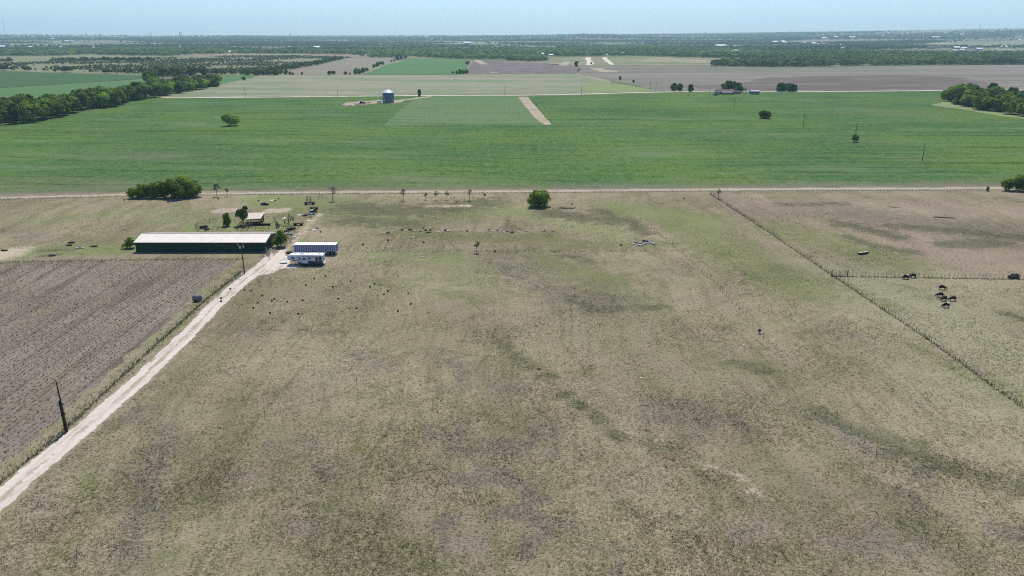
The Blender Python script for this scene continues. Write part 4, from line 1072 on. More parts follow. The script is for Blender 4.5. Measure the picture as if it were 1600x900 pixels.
t = thing('water_trough', 'long dark water trough beside the cattle shed', 'trough', G(411, 352)); MB().box((0, 0, .3), (4.6, .9, .6), taper=1.08).build('tank', CHAR, t); MB().box((0, 0, .585), (4.3, .7, .02)).build('water_surface', GLASS, t)
t = thing('water_trough', 'short dark trough inside the corral by the bush', 'trough', G(323, 359.5)); MB().box((0, 0, .25), (1.4, .7, .5), taper=1.1).build('tank', CHAR, t)

# ------------------------------------------------------------------ box trailer and camper
def box_trailer():
    p = G(492.8, 398.4)
    o = thing('box_trailer', 'old grey blue ribbed box trailer parked behind the white camper', 'trailer', p)
    L, W, zb, zt = 12.0, 2.5, .85, 2.95
    MB().box((0, W / 2, (zb + zt) / 2), (L, W, zt - zb)).build('body', BLUESTEEL, o)
    n = 19; ribm = surf('pale_rib_sheet', (.50, .53, .58), (.42, .45, .50), 2)
    for i in range(n + 1):
        x = -L / 2 + .10 + (L - .2) * i / n
        for y in (-.045, W + .045): MB().box((x, y, (zb + zt) / 2), (.2, .09, zt - zb - .1)).build('side_rib', ribm, o)
    for z in (zb + .02, zt - .05): MB().box((0, -.07, z), (L + .05, .05, .16)).build('side_rail', DARK if z < 2 else GREYSTEEL, o)
    MB().box((0, W / 2, zt + .04), (L + .12, W + .2, .08)).build('roof', WHITE, o)
    MB().box((L / 2 + .04, W / 2, (zb + zt) / 2), (.08, W, zt - zb - .05)).build('rear_door', BLUESTEEL, o)
    for y in (.05, W - .05):
        for x in (L / 2 - 1.2, L / 2 - 2.35):
            w = MB().lathe([(.2, -.14), (.43, -.14), (.45, 0), (.43, .14), (.2, .14)], 16, (x, y, .45), 'y').build('wheel', DARK, o)
            MB().lathe([(.05, -.15), (.2, -.15), (.2, .15), (.05, .15)], 10, (x, y, .45), 'y').build('rim', GREYSTEEL, w)
    for y in (.5, W - .5): MB().box((-L / 2 + 2.6, y, .42), (.14, .14, .84)).build('landing_leg', GREYSTEEL, o)
    MB().box((L / 2 - 1.8, W / 2, .70), (2.9, 1.1, .26)).build('axle_frame', DARK, o)
    MB().box((-L / 2 + 3.0, .4, .55), (2.2, .8, .5)).build('tool_box', DARK, o)
box_trailer()

def camper():
    p = G(477.5, 415.2)
    o = thing('camper_trailer', 'white fifth wheel camper with a brown lower stripe parked at the track end', 'camper', p, R(-1)); o.scale = (1, 1, .84)
    L, W, zb, zt = 9.6, 2.45, .75, 3.5; h = L / 2
    prof = [(-h + 2.5, zb), (h, zb), (h + .02, zt - .15), (h - .15, zt), (-h + .7, zt), (-h + .25, zt - .2), (-h - .1, zt - .9), (-h + .1, zb + 1.15), (-h + 2.3, zb + .95)]
    n = len(prof); mb = MB()
    mb.add([(x, 0, z) for x, z in prof] + [(x, W, z) for x, z in prof], [tuple(range(n)), tuple(range(2 * n - 1, n - 1, -1))] + [(i, n + i, n + (i + 1) % n, (i + 1) % n) for i in range(n)])
    mb.build('body', DIRTYW, o)
    MB().box((.4, W / 2, zt + .03), (L - 1.4, W + .08, .06)).build('roof', WHITE, o)
    MB().box((-1.0, W / 2, zt + .22), (.95, .8, .32), taper=.85).build('air_conditioner', WHITE, o)
    for x, y in ((1.9, .8), (-2.9, 1.4), (3.6, 1.3), (.5, 1.6)): MB().box((x, y, zt + .13), (.45, .45, .14)).build('roof_vent', GREYSTEEL if x > 3 else WHITE, o)
    MB().box((-.1, -.2, 1.95), (1.75, .42, 1.9)).build('slide_out', DIRTYW, o)
    MB().box((2.78, -.02, 1.14), (3.9, .05, .76)).build('lower_stripe', BROWN, o)
    MB().box((-1.55, -.02, .96), (1.3, .05, .4)).build('lower_stripe', BROWN, o)
    MB().add([(-4.6, -.02, 1.95), (-2.3, -.02, 1.72), (-1.0, -.02, 1.25), (-1.0, -.02, 1.5), (-2.2, -.02, 1.95), (-4.5, -.02, 2.1)], [(0, 1, 4, 5), (1, 2, 3, 4)]).build('swoosh', BROWN, o)
    for x0, x1 in ((.85, 4.7),): MB().box(((x0 + x1) / 2, -.015, 1.62), (x1 - x0, .03, .09)).build('pinstripe', BROWN, o)
    d = MB().box((-1.55, -.025, 2.0), (.7, .05, 1.8)).build('door', surf('door_shell', (.60, .62, .65), (.5, .52, .56), 1), o)
    MB().box((-1.3, -.07, 1.9), (.06, .05, .12)).build('handle', DARK, d)
    MB().box((-1.55, -.06, 2.5), (.4, .02, .5)).build('door_window', GLASS, d)
    for x, w, z, hh in ((3.2, .7, 2.3, 1.0), (4.15, .7, 2.4, 1.15), (1.3, .5, 2.5, .5), (-3.3, .7, 2.6, .45)):
        wd = MB().box((x, -.02, z), (w, .04, hh)).build('window', GLASS, o)
        fr = MB()
        for a, b, s, t_ in ((x, z + hh / 2, w + .1, .06), (x, z - hh / 2, w + .1, .06)): fr.box((a, -.035, b), (s, .04, t_))
        fr.build('frame', DARK, wd)
    MB().box((-.1, -.43, 2.4), (.9, .03, .5)).build('slide_window', GLASS, o)
    aw = MB().tube((-1.2, -.1, 3.3), (4.4, -.1, 3.3), .08, n=8).build('awning_roll', BROWN, o)
    for y in (.05, W - .05):
        for x in (1.0, 1.9):
            w = MB().lathe([(.18, -.11), (.36, -.11), (.38, 0), (.36, .11), (.18, .11)], 14, (x, y, .38), 'y').build('wheel', DARK, o)
            MB().lathe([(.04, -.12), (.17, -.12), (.17, .12), (.04, .12)], 10, (x, y, .38), 'y').build('rim', GREYSTEEL, w)
    MB().box((1.4, W / 2, .62), (6.6, W - .5, .24)).build('chassis', DARK, o)
    for y in (.4, W - .4): MB().box((-h + 1.9, y, .75), (.12, .12, 1.5)).build('landing_leg', DARK, o)
    MB().box((-h + 1.3, W / 2, 1.45), (.5, .7, .5)).build('hitch', DARK, o)
    MB().box((h + .12, W / 2, .8), (.25, W, .22)).build('bumper', WHITE, o)
    MB().tube((h + .12, .6, zb + .3), (h + .12, .6, zt - .3), .04).tube((h + .12, 1.0, zb + .3), (h + .12, 1.0, zt - .3), .04).build('ladder', GREYSTEEL, o)
    return o
camper()
t = thing('white_plank', 'white plank lying at the nose of the camper', 'plank', G(443.5, 411.5), R(4)); MB().box((0, 0, .35), (2.0, .9, .12)).build('board', WHITE, t); MB().box((.2, 0, .14), (1.2, .5, .28)).build('block', STONE, t)

# ------------------------------------------------------------------ round bale, poles
p = G(308.5, 470.6)
t = thing('round_bale', 'dark wrapped round bale with a sunlit top at the ploughed field edge', 'bale', p, R(-6))
MB().lathe([(.45, -.86), (.68, -.86), (.76, -.78), (.77, -.4), (.755, 0), (.77, .4), (.76, .78), (.68, .86), (.45, .86)], 24, (0, 0, .74), 'x').build('bale_wrap', BALE, t, smooth=False)
for sx in (-1, 1): MB().lathe([(.02, sx * .84), (.46, sx * .865)], 20, (0, 0, .74), 'x', caps=False).build('bale_end', CHAR, t)

def bare_pole():
    p = G(105.3, 674.6)
    o = thing('utility_pole', 'bare dark utility pole with a braced lower half at the near track edge', 'pole', p)
    MB().path([(0, 0, -.3), (-.10, .05, 4.5), (-.22, .1, 8.6)], [.14, .12, .085], 10).build('shaft', POLE_W, o)
    MB().path([(-.22, -.06, 0), (-.30, -.04, 5.4)], [.14, .12], 9).build('brace', POLE_W, o)
    b = MB()
    for z in (1.2, 3.0, 4.8): b.lathe([(.36, z - .05), (.36, z + .05)], 12, (-.10, 0, 0))
    b.build('band', DARK, o)
bare_pole()
def light_pole():
    p = G(382.2, 428)
    o = thing('utility_pole', 'utility pole with white insulators and lamp before the long barn', 'pole', p)
    MB().path([(0, 0, -.3), (-.05, 0, 4), (-.12, 0, 8.4)], [.16, .14, .10], 9).build('shaft', POLE_W, o)
    ca = MB().box((-.1, -.12, 7.75), (1.7, .1, .12)).build('crossarm', POLE_W, o)
    for x in (-.75, .6): MB().lathe([(.05, 7.82), (.13, 7.88), (.14, 8.02), (.06, 8.1)], 10, (x - .1, -.12, 0)).build('insulator', CERAM, ca)
    MB().lathe([(.05, 6.9), (.22, 6.95), (.24, 7.5), (.08, 7.6)], 12, (-.42, -.1, 0)).build('transformer', CERAM, o)
    la = MB().path([(-.1, -.1, 7.3), (.5, -.35, 7.5)], .035, 6).build('lamp_arm', GREYSTEEL, o)
    MB().lathe([(.05, 7.55), (.18, 7.5), (.22, 7.38), (.1, 7.3)], 10, (.6, -.4, 0)).build('lamp', CERAM, la)
    # service line sagging to the barn gutter
    a = Vector((-.1, 0, 7.9)); b = Vector((-86 - p.x, 213.3 - p.y, 2.95)); pts = []
    for i in range(13):
        s = i / 12; q = a.lerp(b, s); pts.append((q.x, q.y, q.z - .7 * 4 * s * (1 - s)))
    MB().path(pts, .018, 4).build('service_line', WIRE, o)
light_pole()

def crop_pole(px, py, h, label):
    o = thing('power_pole', label, 'pole', G(px, py), R(20), 'power poles across the green crop')
    MB().path([(0, 0, -.3), (.04, 0, h)], [.17, .11], 8).build('shaft', POLE_W, o)
    c = MB().box((0, -.12, h - .5), (1.7, .1, .12)).build('crossarm', POLE_W, o)
    for x in (-.7, .7): MB().lathe([(.04, h - .44), (.07, h - .3)], 6, (x, -.12, 0)).build('insulator', CERAM, c)
for a in ((1440.5, 253.2, 9.2, 'power pole on the bare patch nearest the back track'), (1254.5, 201, 9.6, 'power pole in the crop right of the lone bushy tree'), (1335.5, 220.2, 10.3, 'power pole rising behind the lone small round tree'), (1146.5, 171, 9.8, 'power pole in the crop directly below the farmstead'), (1107.5, 153, 9, 'power pole in the crop just left of the farmstead'), (1076, 150.8, 6.5, 'short pole under the smaller round roadside tree'), (908.5, 147.2, 8.6, 'power pole on the farm road near the yellow green patch'), (1024.5, 144.0, 11, 'tall power pole on the farm road left of the two dark trees'), (1016, 136.5, 9, 'power pole on the field edge behind the farm road'), (527.5, 151.4, 9.5, 'power pole on the farm road left of the grain bin'), (383.5, 152.2, 9.5, 'power pole on the farm road nearest the woodland'), (594.5, 160, 10.5, 'thin pole standing right beside the grain bin'), (789, 149.6, 9.5, 'power pole on the farm road at the bare strip')):
    crop_pole(*a)

# ------------------------------------------------------------------ fences
def fence(name, label, pts_px, spacing, h, rad, mat, wires, lean=.08, seed=0, hj=.15, cap=98, group=None):
    r = random.Random(seed)
    pts = [G(*p) for p in pts_px]; base = pts[0]
    o = thing(name, label, 'fence', base, 0, group)
    pos = []
    for a, b in zip(pts[:-1], pts[1:]):
        n = max(1, round((b - a).length / spacing))
        for i in range(n): pos.append(a.lerp(b, (i + r.uniform(-.18, .18)) / n))
    pos.append(pts[-1])
    tops = []
    order = sorted(range(len(pos)), key=lambda i: pos[i].length)
    near = set(order[:cap]); rest = MB()
    metas = [MB().path([(0, 0, -.15), (r.uniform(-.04, .04), r.uniform(-.04, .04), h * .55), (r.uniform(-.06, .06), r.uniform(-.06, .06), h)], [rad, rad * .9, rad * .7], 6).mesh('post', mat) for _ in range(6)]
    for i, q in enumerate(pos):
        l = q - base; ax, ay = r.gauss(0, lean), r.gauss(0, lean); k = 1 + r.uniform(-hj, hj)
        if i in near:
            c = obj('post', r.choice(metas), o); c.location = l; c.rotation_euler = (ax, ay, r.uniform(0, 6)); c.scale = (1, 1, k)
        else:
            rest.tube((l.x, l.y, -.1), (l.x + ay * h, l.y - ax * h, h * k), rad, rad * .75, 5)
    if rest.v: tag(rest.build('post', mat, o), kind='stuff')
    wb = MB()
    for z in wires:
        for a, b in zip(pos[:-1], pos[1:]):
            wb.tube((a.x - base.x, a.y - base.y, z * h), (b.x - base.x, b.y - base.y, z * h + r.uniform(-.03, .03)), .012, n=3)
    if wb.v: wb.build('wire', WIRE, o)
    return o
fence('track_fence', 'sparse wire fence of thin posts between the ploughed field and track', [(-50, 803), (0, 757), (110, 664), (230, 552), (320, 470), (380, 423)], 5.0, 1.15, .05, POST_W, (.35, .65, .92), .07, 1)
fence('stave_fence', 'long fence of close wooden staves running down to the picture corner', [(1110, 304), (1200, 362.5), (1300, 431), (1450, 531), (1600, 640), (1680, 700)], 1.15, 1.3, .045, POST_W, (.5, .9), .07, 2)
fence('stave_fence', 'fence of close wooden staves crossing behind the black cows', [(1300, 432), (1450, 434), (1600, 436.5), (1700, 438)], 1.05, 1.35, .05, WOOD, (.5, .9), .06, 3)
fence('stave_fence', 'close stave fence along the back track towards the edge tree', [(1112, 303), (1300, 300.5), (1545, 299)], 1.3, 1.3, .045, POST_W, (.5, .9), .05, 4)
fence('wire_fence', 'thin wire fence along the back track from the picture edge to the clump', [(-30, 314), (0, 312.2), (198, 306.8)], 3.2, 1.15, .045, POST_W, (.5, .9), .05, 5)
fence('wire_fence', 'thin wire fence along the back track between the clump and stave fence', [(312, 305.3), (500, 303.3), (640, 302.6), (800, 301.8), (1108, 299.6)], 3.6, 1.15, .045, POST_W, (.5, .9), .05, 6)
fence('wire_fence', 'sparse fence of thin posts crossing the pasture by the lone sapling', [(566, 394), (700, 394.5), (900, 394), (1066, 392.5)], 3.3, 1.4, .032, POST_W, (.45, .9), .06, 7)
fence('leaning_fence', 'derelict leaning fence slanting over the pasture past the rubble heap', [(1018, 358), (1034, 370), (1050, 384), (1066, 397), (1082, 412), (1100, 428), (1120, 448), (1150, 478), (1165, 494)], 2.4, 1.3, .05, POST_W, (), .22, 8, .3)
fence('leaning_fence', 'last few leaning posts of the derelict fence on the dark green strip', [(1308, 652), (1330, 672), (1352, 692), (1384, 728)], 4.2, 1.2, .05, POST_W, (), .15, 9, .3)
fence('leaning_fence', 'three leaning posts standing past the dark tub on a stake', [(1176, 508), (1186, 520), (1200, 536)], 3.0, 1.2, .05, POST_W, (), .15, 10, .3)
fence('wire_fence', 'low fence along the near side of the long barn', [(0, 410.5), (110, 409), (205, 406.5)], 6, 1.1, .045, POST_W, (.5, .9), .05, 11)
fence('post_row', 'row of thin posts before the trees along the back track', [(611, 312), (640, 312.3), (690, 312), (740, 312)], 4.0, 1.5, .05, POST_W, (.9,), .05, 12)
t = thing('field_gate', 'dark pipe gate closing the corner of the two stave fences', 'gate', G(1299, 431.5), R(-1))
g = MB()
for z in (.25, .55, .85, 1.15, 1.45): g.tube((.1, 0, z), (4.0, 0, z), .035, n=6)
for x in (.1, 2.0, 4.0): g.tube((x, 0, .2), (x, 0, 1.5), .035, n=6)
g.build('gate_frame', PIPE, t)
for x in (0, 4.15): MB().tube((x, 0, 0), (x, 0, 1.8), .11, n=8).build('gate_post', POST_W, t)
for i, (px, py, ph, lab) in enumerate(((757, 313, 1.9, 'thicker post under a dark box past the row of trees'), (1480, 832, 1.1, 'lone thin post in the near grass beyond the derelict fence'), (1497, 856, 1.0, 'lone crooked post nearest the picture corner'), (194, 720, 1.0, 'lone thin stake in the grass right of the bare pole'), (120, 866, 1.1, 'lone thin stake at the lowest edge of the near grass'), (450, 828, 1.0, 'lone forked stake in the near grass'), (430, 552, 1.2, 'lone stake below the scattered tubs'), (491, 585, 1.2, 'double stake below the scattered tubs'), (557, 600, 1.1, 'short dark stake in the middle grass'), (600, 633, 1.1, 'slim stake in the middle grass'), (414, 649, 1.1, 'dark stake in the grass right of the track'), (908, 325, 1.5, 'lone post right of the low earth mound'), (980, 344, 1.8, 'dark post on the dark green patch'))):
    t = thing('stake', lab, 'stake', G(px, py), 0, 'lone stakes in the pasture')
    MB().path([(0, 0, -.1), (.04, .02, ph * .6), (.10, 0, ph)], [.045, .04, .03], 6).build('shaft', POST_W, t)
    if 'forked' in lab or 'double' in lab or 'crooked' in lab: MB().path([(.02, 0, ph * .35), (-.22, .05, ph * .9)], [.035, .025], 5).build('branch', POST_W, t)
t = thing('post_box', 'small dark box on top of the thicker post by the tree row', 'box', G(757, 313) + Vector((.1, 0, 1.9))); MB().box((0, 0, .22), (.9, .5, .45)).build('box_body', CHAR, t); MB().box((0, 0, .48), (1.0, .6, .06)).build('lid', CHAR, t)
# two pairs of gate posts near the pale tree
rail_fence('pipe_panel', 'short pipe panel standing beside the pale thin tree', [G(498, 311), G(511, 310)], 1.9, (.9, 1.7), 2.0, WOOD)

# ------------------------------------------------------------------ cows
def cow_mesh(mat, head_down=True):
    V = [(.78, 0, 1.08), (.1, 0, 1.02), (-.60, 0, 1.06), (-.98, 0, .92 if head_down else 1.25), (-1.24, 0, .50 if head_down else 1.45), (-1.40, 0, .24 if head_down else 1.3),
         (.80, .2, .72), (.90, .22, .48), (.80, .22, .04), (.80, -.2, .72), (.90, -.22, .48), (.80, -.22, .04),
         (-.62, .19, .68), (-.60, .20, .36), (-.62, .20, .04), (-.62, -.19, .68), (-.60, -.20, .36), (-.62, -.20, .04), (1.02, 0, 1.08), (1.10, 0, .55),
         (-1.14, .17, .66 if head_down else 1.5), (-1.14, -.17, .66 if head_down else 1.5)]
    E = [(0, 1), (1, 2), (2, 3), (3, 4), (4, 5), (0, 6), (6, 7), (7, 8), (0, 9), (9, 10), (10, 11), (2, 12), (12, 13), (13, 14), (2, 15), (15, 16), (16, 17), (0, 18), (18, 19), (4, 20), (4, 21)]
    rad = [.37, .46, .39, .23, .16, .10, .20, .09, .07, .20, .09, .07, .14, .085, .07, .14, .085, .07, .05, .03, .045, .045]
    me = bpy.data.meshes.new('cow_skeleton'); me.from_pydata(V, E, [])
    o = bpy.data.objects.new('cow_skeleton', me); COL.objects.link(o)
    sk = o.modifiers.new('skin', 'SKIN')
    for i, d in enumerate(me.skin_vertices[0].data): d.radius = (rad[i], rad[i] * (1.12 if i in (0, 1, 2) else 1)); d.use_root = i == 1
    o.modifiers.new('sub', 'SUBSURF').levels = 2
    dg = bpy.context.evaluated_depsgraph_get(); dg.update()
    out = bpy.data.meshes.new_from_object(o.evaluated_get(dg)); out.name = 'cow'
    bpy.data.objects.remove(o)
    out.materials.clear(); out.materials.append(mat)
    out.polygons.foreach_set('use_smooth', [True] * len(out.polygons))
    return out
CB, CW = cow_mesh(COW_B), cow_mesh(COW_W)
for px, py, rz, me, lab in ((1415, 436, 5, CW, 'black cow with a white rump grazing by the stave fence'), (1425.5, 433.8, -12, CB, 'all black cow touching the stave fence behind its neighbour'), (1472, 452.5, 160, CB, 'black cow standing farthest back in the group of five'), (1468, 463.8, -6, CB, 'black cow grazing at the outer left of the group of five'), (1474.5, 469.8, 20, CB, 'black cow in the middle of the group of five'), (1488, 469.8, 0, CB, 'black cow grazing apart at the right of the group of five'), (1477.5, 480.3, 4, CW, 'black cow with a white rump nearest the camera')):
    o = obj('cow', me); o.location = G(px, py); o.rotation_euler = (0, 0, R(rz)); o.scale = (.78, .78, .76)
    tag(o, lab, 'cow', 'black cows in the side paddock')

# ------------------------------------------------------------------ silo and machinery
def silo():
    p = G(607, 160.3)
    o = thing('grain_bin', 'grey corrugated steel grain bin with a pale cone roof', 'grain bin', p)
    r, h = 5.0, 9.0; prof = []
    for i in range(73):
        z = h * i / 72; prof.append((r + (.05 if i % 2 else -.03), z))
    m = NT('corrugated_bin_steel'); f = m.noise(.3, 4, .6, m.mapped((1, 1, .3)))
    w = m.n('ShaderNodeTexBrick'); w.inputs['Scale'].default_value = 1.0
    bin_m = surf('corrugated_bin_steel', (.20, .21, .25), (.26, .27, .31), .35, .45, .3, stretch=(1, 1, .4), spec=.5)
    MB().lathe(prof, 40, caps=False).build('wall', bin_m, o)
    ring = MB()
    for z in (2.6, 5.4, 8.95): ring.lathe([(r + .06, z - .06), (r + .12, z), (r + .06, z + .06)], 40, caps=False)
    ring.build('stiffener_ring', GREYSTEEL, o)
    st = MB()
    for i in range(20):
        t = 2 * math.pi * i / 20; st.box((math.cos(t) * (r + .10), math.sin(t) * (r + .10), h / 2), (.14, .14, h), t)
    st.build('stiffener', bin_m, o)
    rf = MB().lathe([(r + .3, h), (r * .7, h + 1.15), (1.0, h + 2.55), (.9, h + 2.6)], 40)
    for i in range(20):
        t = 2 * math.pi * i / 20; rf.tube((math.cos(t) * (r + .3), math.sin(t) * (r + .3), h + .05), (math.cos(t) * .9, math.sin(t) * .9, h + 2.62), .05, n=4)
    roof = rf.build('roof', surf('galvanised_roof', (.62, .65, .70), (.52, .55, .60), .6, .45, spec=.4), o)
    MB().lathe([(.75, h + 2.55), (.75, h + 3.0), (.3, h + 3.4), (.05, h + 3.5)], 14).build('vent_cap', GREYSTEEL, roof)
    MB().box((1.2, -r - .12, 1.6), (1.1, .15, 2.0), R(13)).build('door', GREYSTEEL, o)
    MB().box((-1.9, -r + .2, 1.7), (1.8, .9, 3.2), R(-20)).build('fan_housing', bin_m, o)
    ld = MB()
    for x in (-.25, .25): ld.tube((3.2 + x, -r + .85, .3), (3.2 + x, -r + .85, h), .04, n=5)
    for k in range(22): ld.tube((2.95, -r + .85, .5 + k * .39), (3.45, -r + .85, .5 + k * .39), .025, n=4)
    ld.build('ladder', GREYSTEEL, o)
silo()
def tractor():
    o = thing('tractor', 'dark tractor parked on the gravel pad beside the grain bin', 'tractor', G(566, 163), R(185))
    MB().box((-.9, 0, 1.55), (2.4, 1.0, .9), taper=.92).build('hood', CHAR, o)
    cab = MB().box((1.0, 0, 2.3), (1.7, 1.7, 1.9), taper=.92).build('cab', GLASS, o)
    MB().box((1.0, 0, 3.32), (1.9, 1.9, .16)).build('cab_roof', WHITE, cab)
    MB().box((0, 0, .95), (4.0, .7, .6)).build('chassis', DARK, o)
    MB().tube((-.6, .3, 2.0), (-.6, .3, 3.2), .07).build('exhaust', CHAR, o)
    for x, y, rr, w in ((1.3, 1.0, .95, .5), (1.3, -1.0, .95, .5), (-1.6, .9, .6, .38), (-1.6, -.9, .6, .38)):
        wh = MB().lathe([(rr * .5, -w / 2), (rr * .96, -w / 2), (rr, 0), (rr * .96, w / 2), (rr * .5, w / 2)], 18, (x, y, rr), 'y').build('wheel', DARK, o)
        MB().lathe([(.05, -w / 2 - .02), (rr * .5, -w / 2 - .02), (rr * .5, w / 2 + .02), (.05, w / 2 + .02)], 12, (x, y, rr), 'y').build('rim', GREYSTEEL, wh)
tractor()
def implement(px, py, label, L, n, rz, hh=1.6):
    o = thing('tillage_implement', label, 'implement', G(px, py), R(rz))
    f = MB()
    for y in (-.9, 0, .9): f.box((0, y, .95), (L, .14, .16))
    for i in range(n): f.box((-L / 2 + L * (i + .5) / n, 0, .95), (.14, 2.2, .12))
    f.build('frame', RUST, o)
    for i in range(n):
        x = -L / 2 + L * (i + .5) / n
        MB().path([(x, .9, .95), (x, 1.3, .6), (x, 1.0, .05)], [.06, .05, .05], 5).build('tine', CHAR, o)
    for sx in (-1, 1):
        MB().box((sx * L * .36, 0, .95 + hh / 2), (.18, 1.8, hh), taper=.6).build('folded_wing', CHAR, o)
        MB().lathe([(.15, -.13), (.42, -.13), (.42, .13), (.15, .13)], 12, (sx * L * .2, -.2, .42), 'y').build('wheel', DARK, o)
    MB().path([(0, -.9, .95), (0, -3.2, .5)], .08).build('drawbar', RUST, o)
implement(574, 161.5, 'dark folded tillage implement nearest the grain bin', 7, 6, 12)
implement(558, 164.3, 'dark tillage implement in front of the tractor', 5, 5, -10, 1.0)
def flat_trailer():
    o = thing('flat_trailer', 'low flat trailer at the far tip of the gravel pad', 'trailer', G(542, 165.2), R(3))
    MB().box((0, 0, .85), (9, 2.2, .16)).build('deck', surf('pale_deck_boards', (.42, .40, .34), (.33, .31, .27), 1), o)  # deck boards in a pale mottled tone of their own
    MB().box((0, 0, .68), (9, .9, .16)).build('frame', DARK, o)
    for x in (-2.6, 2.8):
        for y in (-.9, .9): MB().lathe([(.14, -.12), (.42, -.12), (.42, .12), (.14, .12)], 12, (x, y, .42), 'y').build('wheel', DARK, o)
flat_trailer()
def tank():
    o = thing('storage_tank', 'white storage tank on a dark stand beside the grain bin', 'tank', G(592.8, 161.6), R(0))
    MB().lathe([(.2, -2.2), (.95, -2.0), (1.1, -1.6), (1.1, 1.6), (.95, 2.0), (.2, 2.2)], 20, (0, 0, 1.9), 'x').build('tank_body', WHITE, o)
    MB().lathe([(.2, 2.95), (.25, 3.15)], 10).build('tank_lid', WHITE, o)
    for x in (-1.3, 1.3): MB().box((x, 0, .5), (.3, 1.6, 1.0)).build('stand', DARK, o)
tank()
t = thing('auger', 'dark wheeled auger lying behind the storage tank', 'auger', G(598, 157.6), R(4)); MB().tube((-2.6, 0, .8), (2.6, 0, 1.5), .22, n=8).build('tube', CHAR, t)
for y in (-.7, .7): MB().lathe([(.1, -.08), (.36, -.08), (.36, .08), (.1, .08)], 10, (.3, y, .36), 'y').build('wheel', DARK, t)
MB().box((.3, 0, .7), (.12, 1.4, .6)).build('axle', DARK, t)

# ------------------------------------------------------------------ farmstead beyond the crop
def gable(name, label, cat, loc, L, W, e, rdg, wall, roof, rz=0.0, group=None, extras=True, windows=3):
    o = thing(name, label, cat, loc, rz, group)
    hx = L / 2; mb = MB()
    for yy in (0, W): mb.add([(-hx, yy, 0), (hx, yy, 0), (hx, yy, e), (-hx, yy, e)], [(0, 1, 2, 3)])
    for xx in (-hx, hx): mb.add([(xx, 0, 0), (xx, W, 0), (xx, W, e), (xx, W / 2, rdg), (xx, 0, e)], [(0, 1, 2, 3, 4)])
    mb.build('wall', wall, o)
    r = MB(); s = (rdg - e) / (W / 2); ov = .06 * W
    for a, za, b, zb in ((-ov, e - ov * s, W / 2, rdg), (W + ov, e - ov * s, W / 2, rdg)):
        r.add([(-hx - ov, a, za + .05), (hx + ov, a, za + .05), (hx + ov, b, zb + .05), (-hx - ov, b, zb + .05), (-hx - ov, a, za + .25), (hx + ov, a, za + .25), (hx + ov, b, zb + .25), (-hx - ov, b, zb + .25)], [(0, 3, 2, 1), (4, 5, 6, 7), (0, 1, 5, 4), (1, 2, 6, 5), (2, 3, 7, 6), (3, 0, 4, 7)])
    r.build('roof', roof, o)
    if extras:
        for i in range(windows): MB().box((-hx + L * (i + .6) / (windows + .3), -.03, e * .55), (L * .1, .08, e * .35)).build('window', GLASS, o)
        MB().box((hx - L * .12, -.03, e * .4), (L * .08, .08, e * .75)).build('door', BROWN, o)
    return o
gable('farm_house', 'dark low farm house under the big shade trees', 'house', G(1134, 147.2), 17, 9, 2.6, 4.6, surf('dark_house_wall', (.11, .085, .08), (.15, .12, .11), .6), ROOFDARK, R(-3))
o = thing('open_carport', 'pale roofed open carport at the front of the farmstead', 'carport', G(1136, 148.2), R(-2))
MB().box((0, 0, 2.7), (11, 4.5, .15)).build('roof', ROOFPALE, o)
for x in (-5, 0, 5):
    for y in (-2, 2): MB().box((x, y, 1.3), (.18, .18, 2.65)).build('post', WOOD, o)
gable('tool_shed', 'small grey tool shed at the start of the farmstead', 'shed', G(1121.5, 147.8), 5, 4, 2.3, 3.2, GREYSTEEL, ROOFDARK, R(8), windows=1)
gable('tool_shed', 'brown lean shed between the shade trees and the pale tree', 'shed', G(1151, 147.0), 8, 4, 2.2, 3.0, TANWALL, ROOFDARK, R(-4), windows=1)
gable('metal_shed', 'grey blue metal shed standing apart past the farmstead', 'shed', G(1180, 147.6), 8.5, 6, 3.0, 3.9, surf('grey_blue_sheet', (.16, .19, .22), (.22, .25, .28), .5), GREYSTEEL, R(2), windows=1)
t = thing('parked_car', 'dark car parked at the outer corner of the farmstead', 'car', G(1117.5, 149.4), R(10))
MB().box((0, 0, .62), (4.3, 1.75, .6), taper=.96).build('body', CHAR, t); MB().box((.1, 0, 1.18), (2.3, 1.55, .55), taper=.78).build('cabin', GLASS, t)
for x in (-1.35, 1.35):
    for y in (-.82, .82): MB().lathe([(.12, -.1), (.33, -.1), (.33, .1), (.12, .1)], 12, (x, y, .33), 'y').build('wheel', DARK, t)

# ------------------------------------------------------------------ far houses, sheds and towers
HOUSE = {}
for k, (w, r_) in enumerate(((HOUSEW, ROOFPALE), (TANWALL, ROOFRED), (HOUSEW, ROOFDARK), (TANWALL, ROOFPALE), (TANWALL, ROOFDARK))):
    HOUSE[k] = gable('far_house', 'x', 'house', (0, 0, -50), 10, 8, 3.0, 5.0, w, r_)
KIND_L = ['white roofed building among the far trees', 'red roofed building far off on the plain', 'dark roofed house at the foot of the wooded belt', 'tan walled pale roofed building in the far settlements', 'tan walled dark roofed house in the far settlements']
KIND_S = {0: 'long white barn at the edge of the far wooded valley', 1: 'shorter white barn beside the long one at the far wooded valley', 41: 'very long white shed roof by the far purple field', 64: 'long white shed in the far scrub woods'}
for i, (px, py, w, k) in enumerate(H):
    g = G(px, py); dep = g.y * math.cos(PITCH)
    s = w * dep / 1200 / 10
    sy = min(max(s, .8), 3.0)
    o = dup(HOUSE[k], g, R(random.uniform(-18, 18)), (s, sy, min(max(s * .8, .9), 2.2)), KIND_S.get(i, KIND_L[k]), 'far buildings on the plain')
for k in HOUSE:
    for ch in list(HOUSE[k].children): bpy.data.objects.remove(ch)
    bpy.data.objects.remove(HOUSE[k])

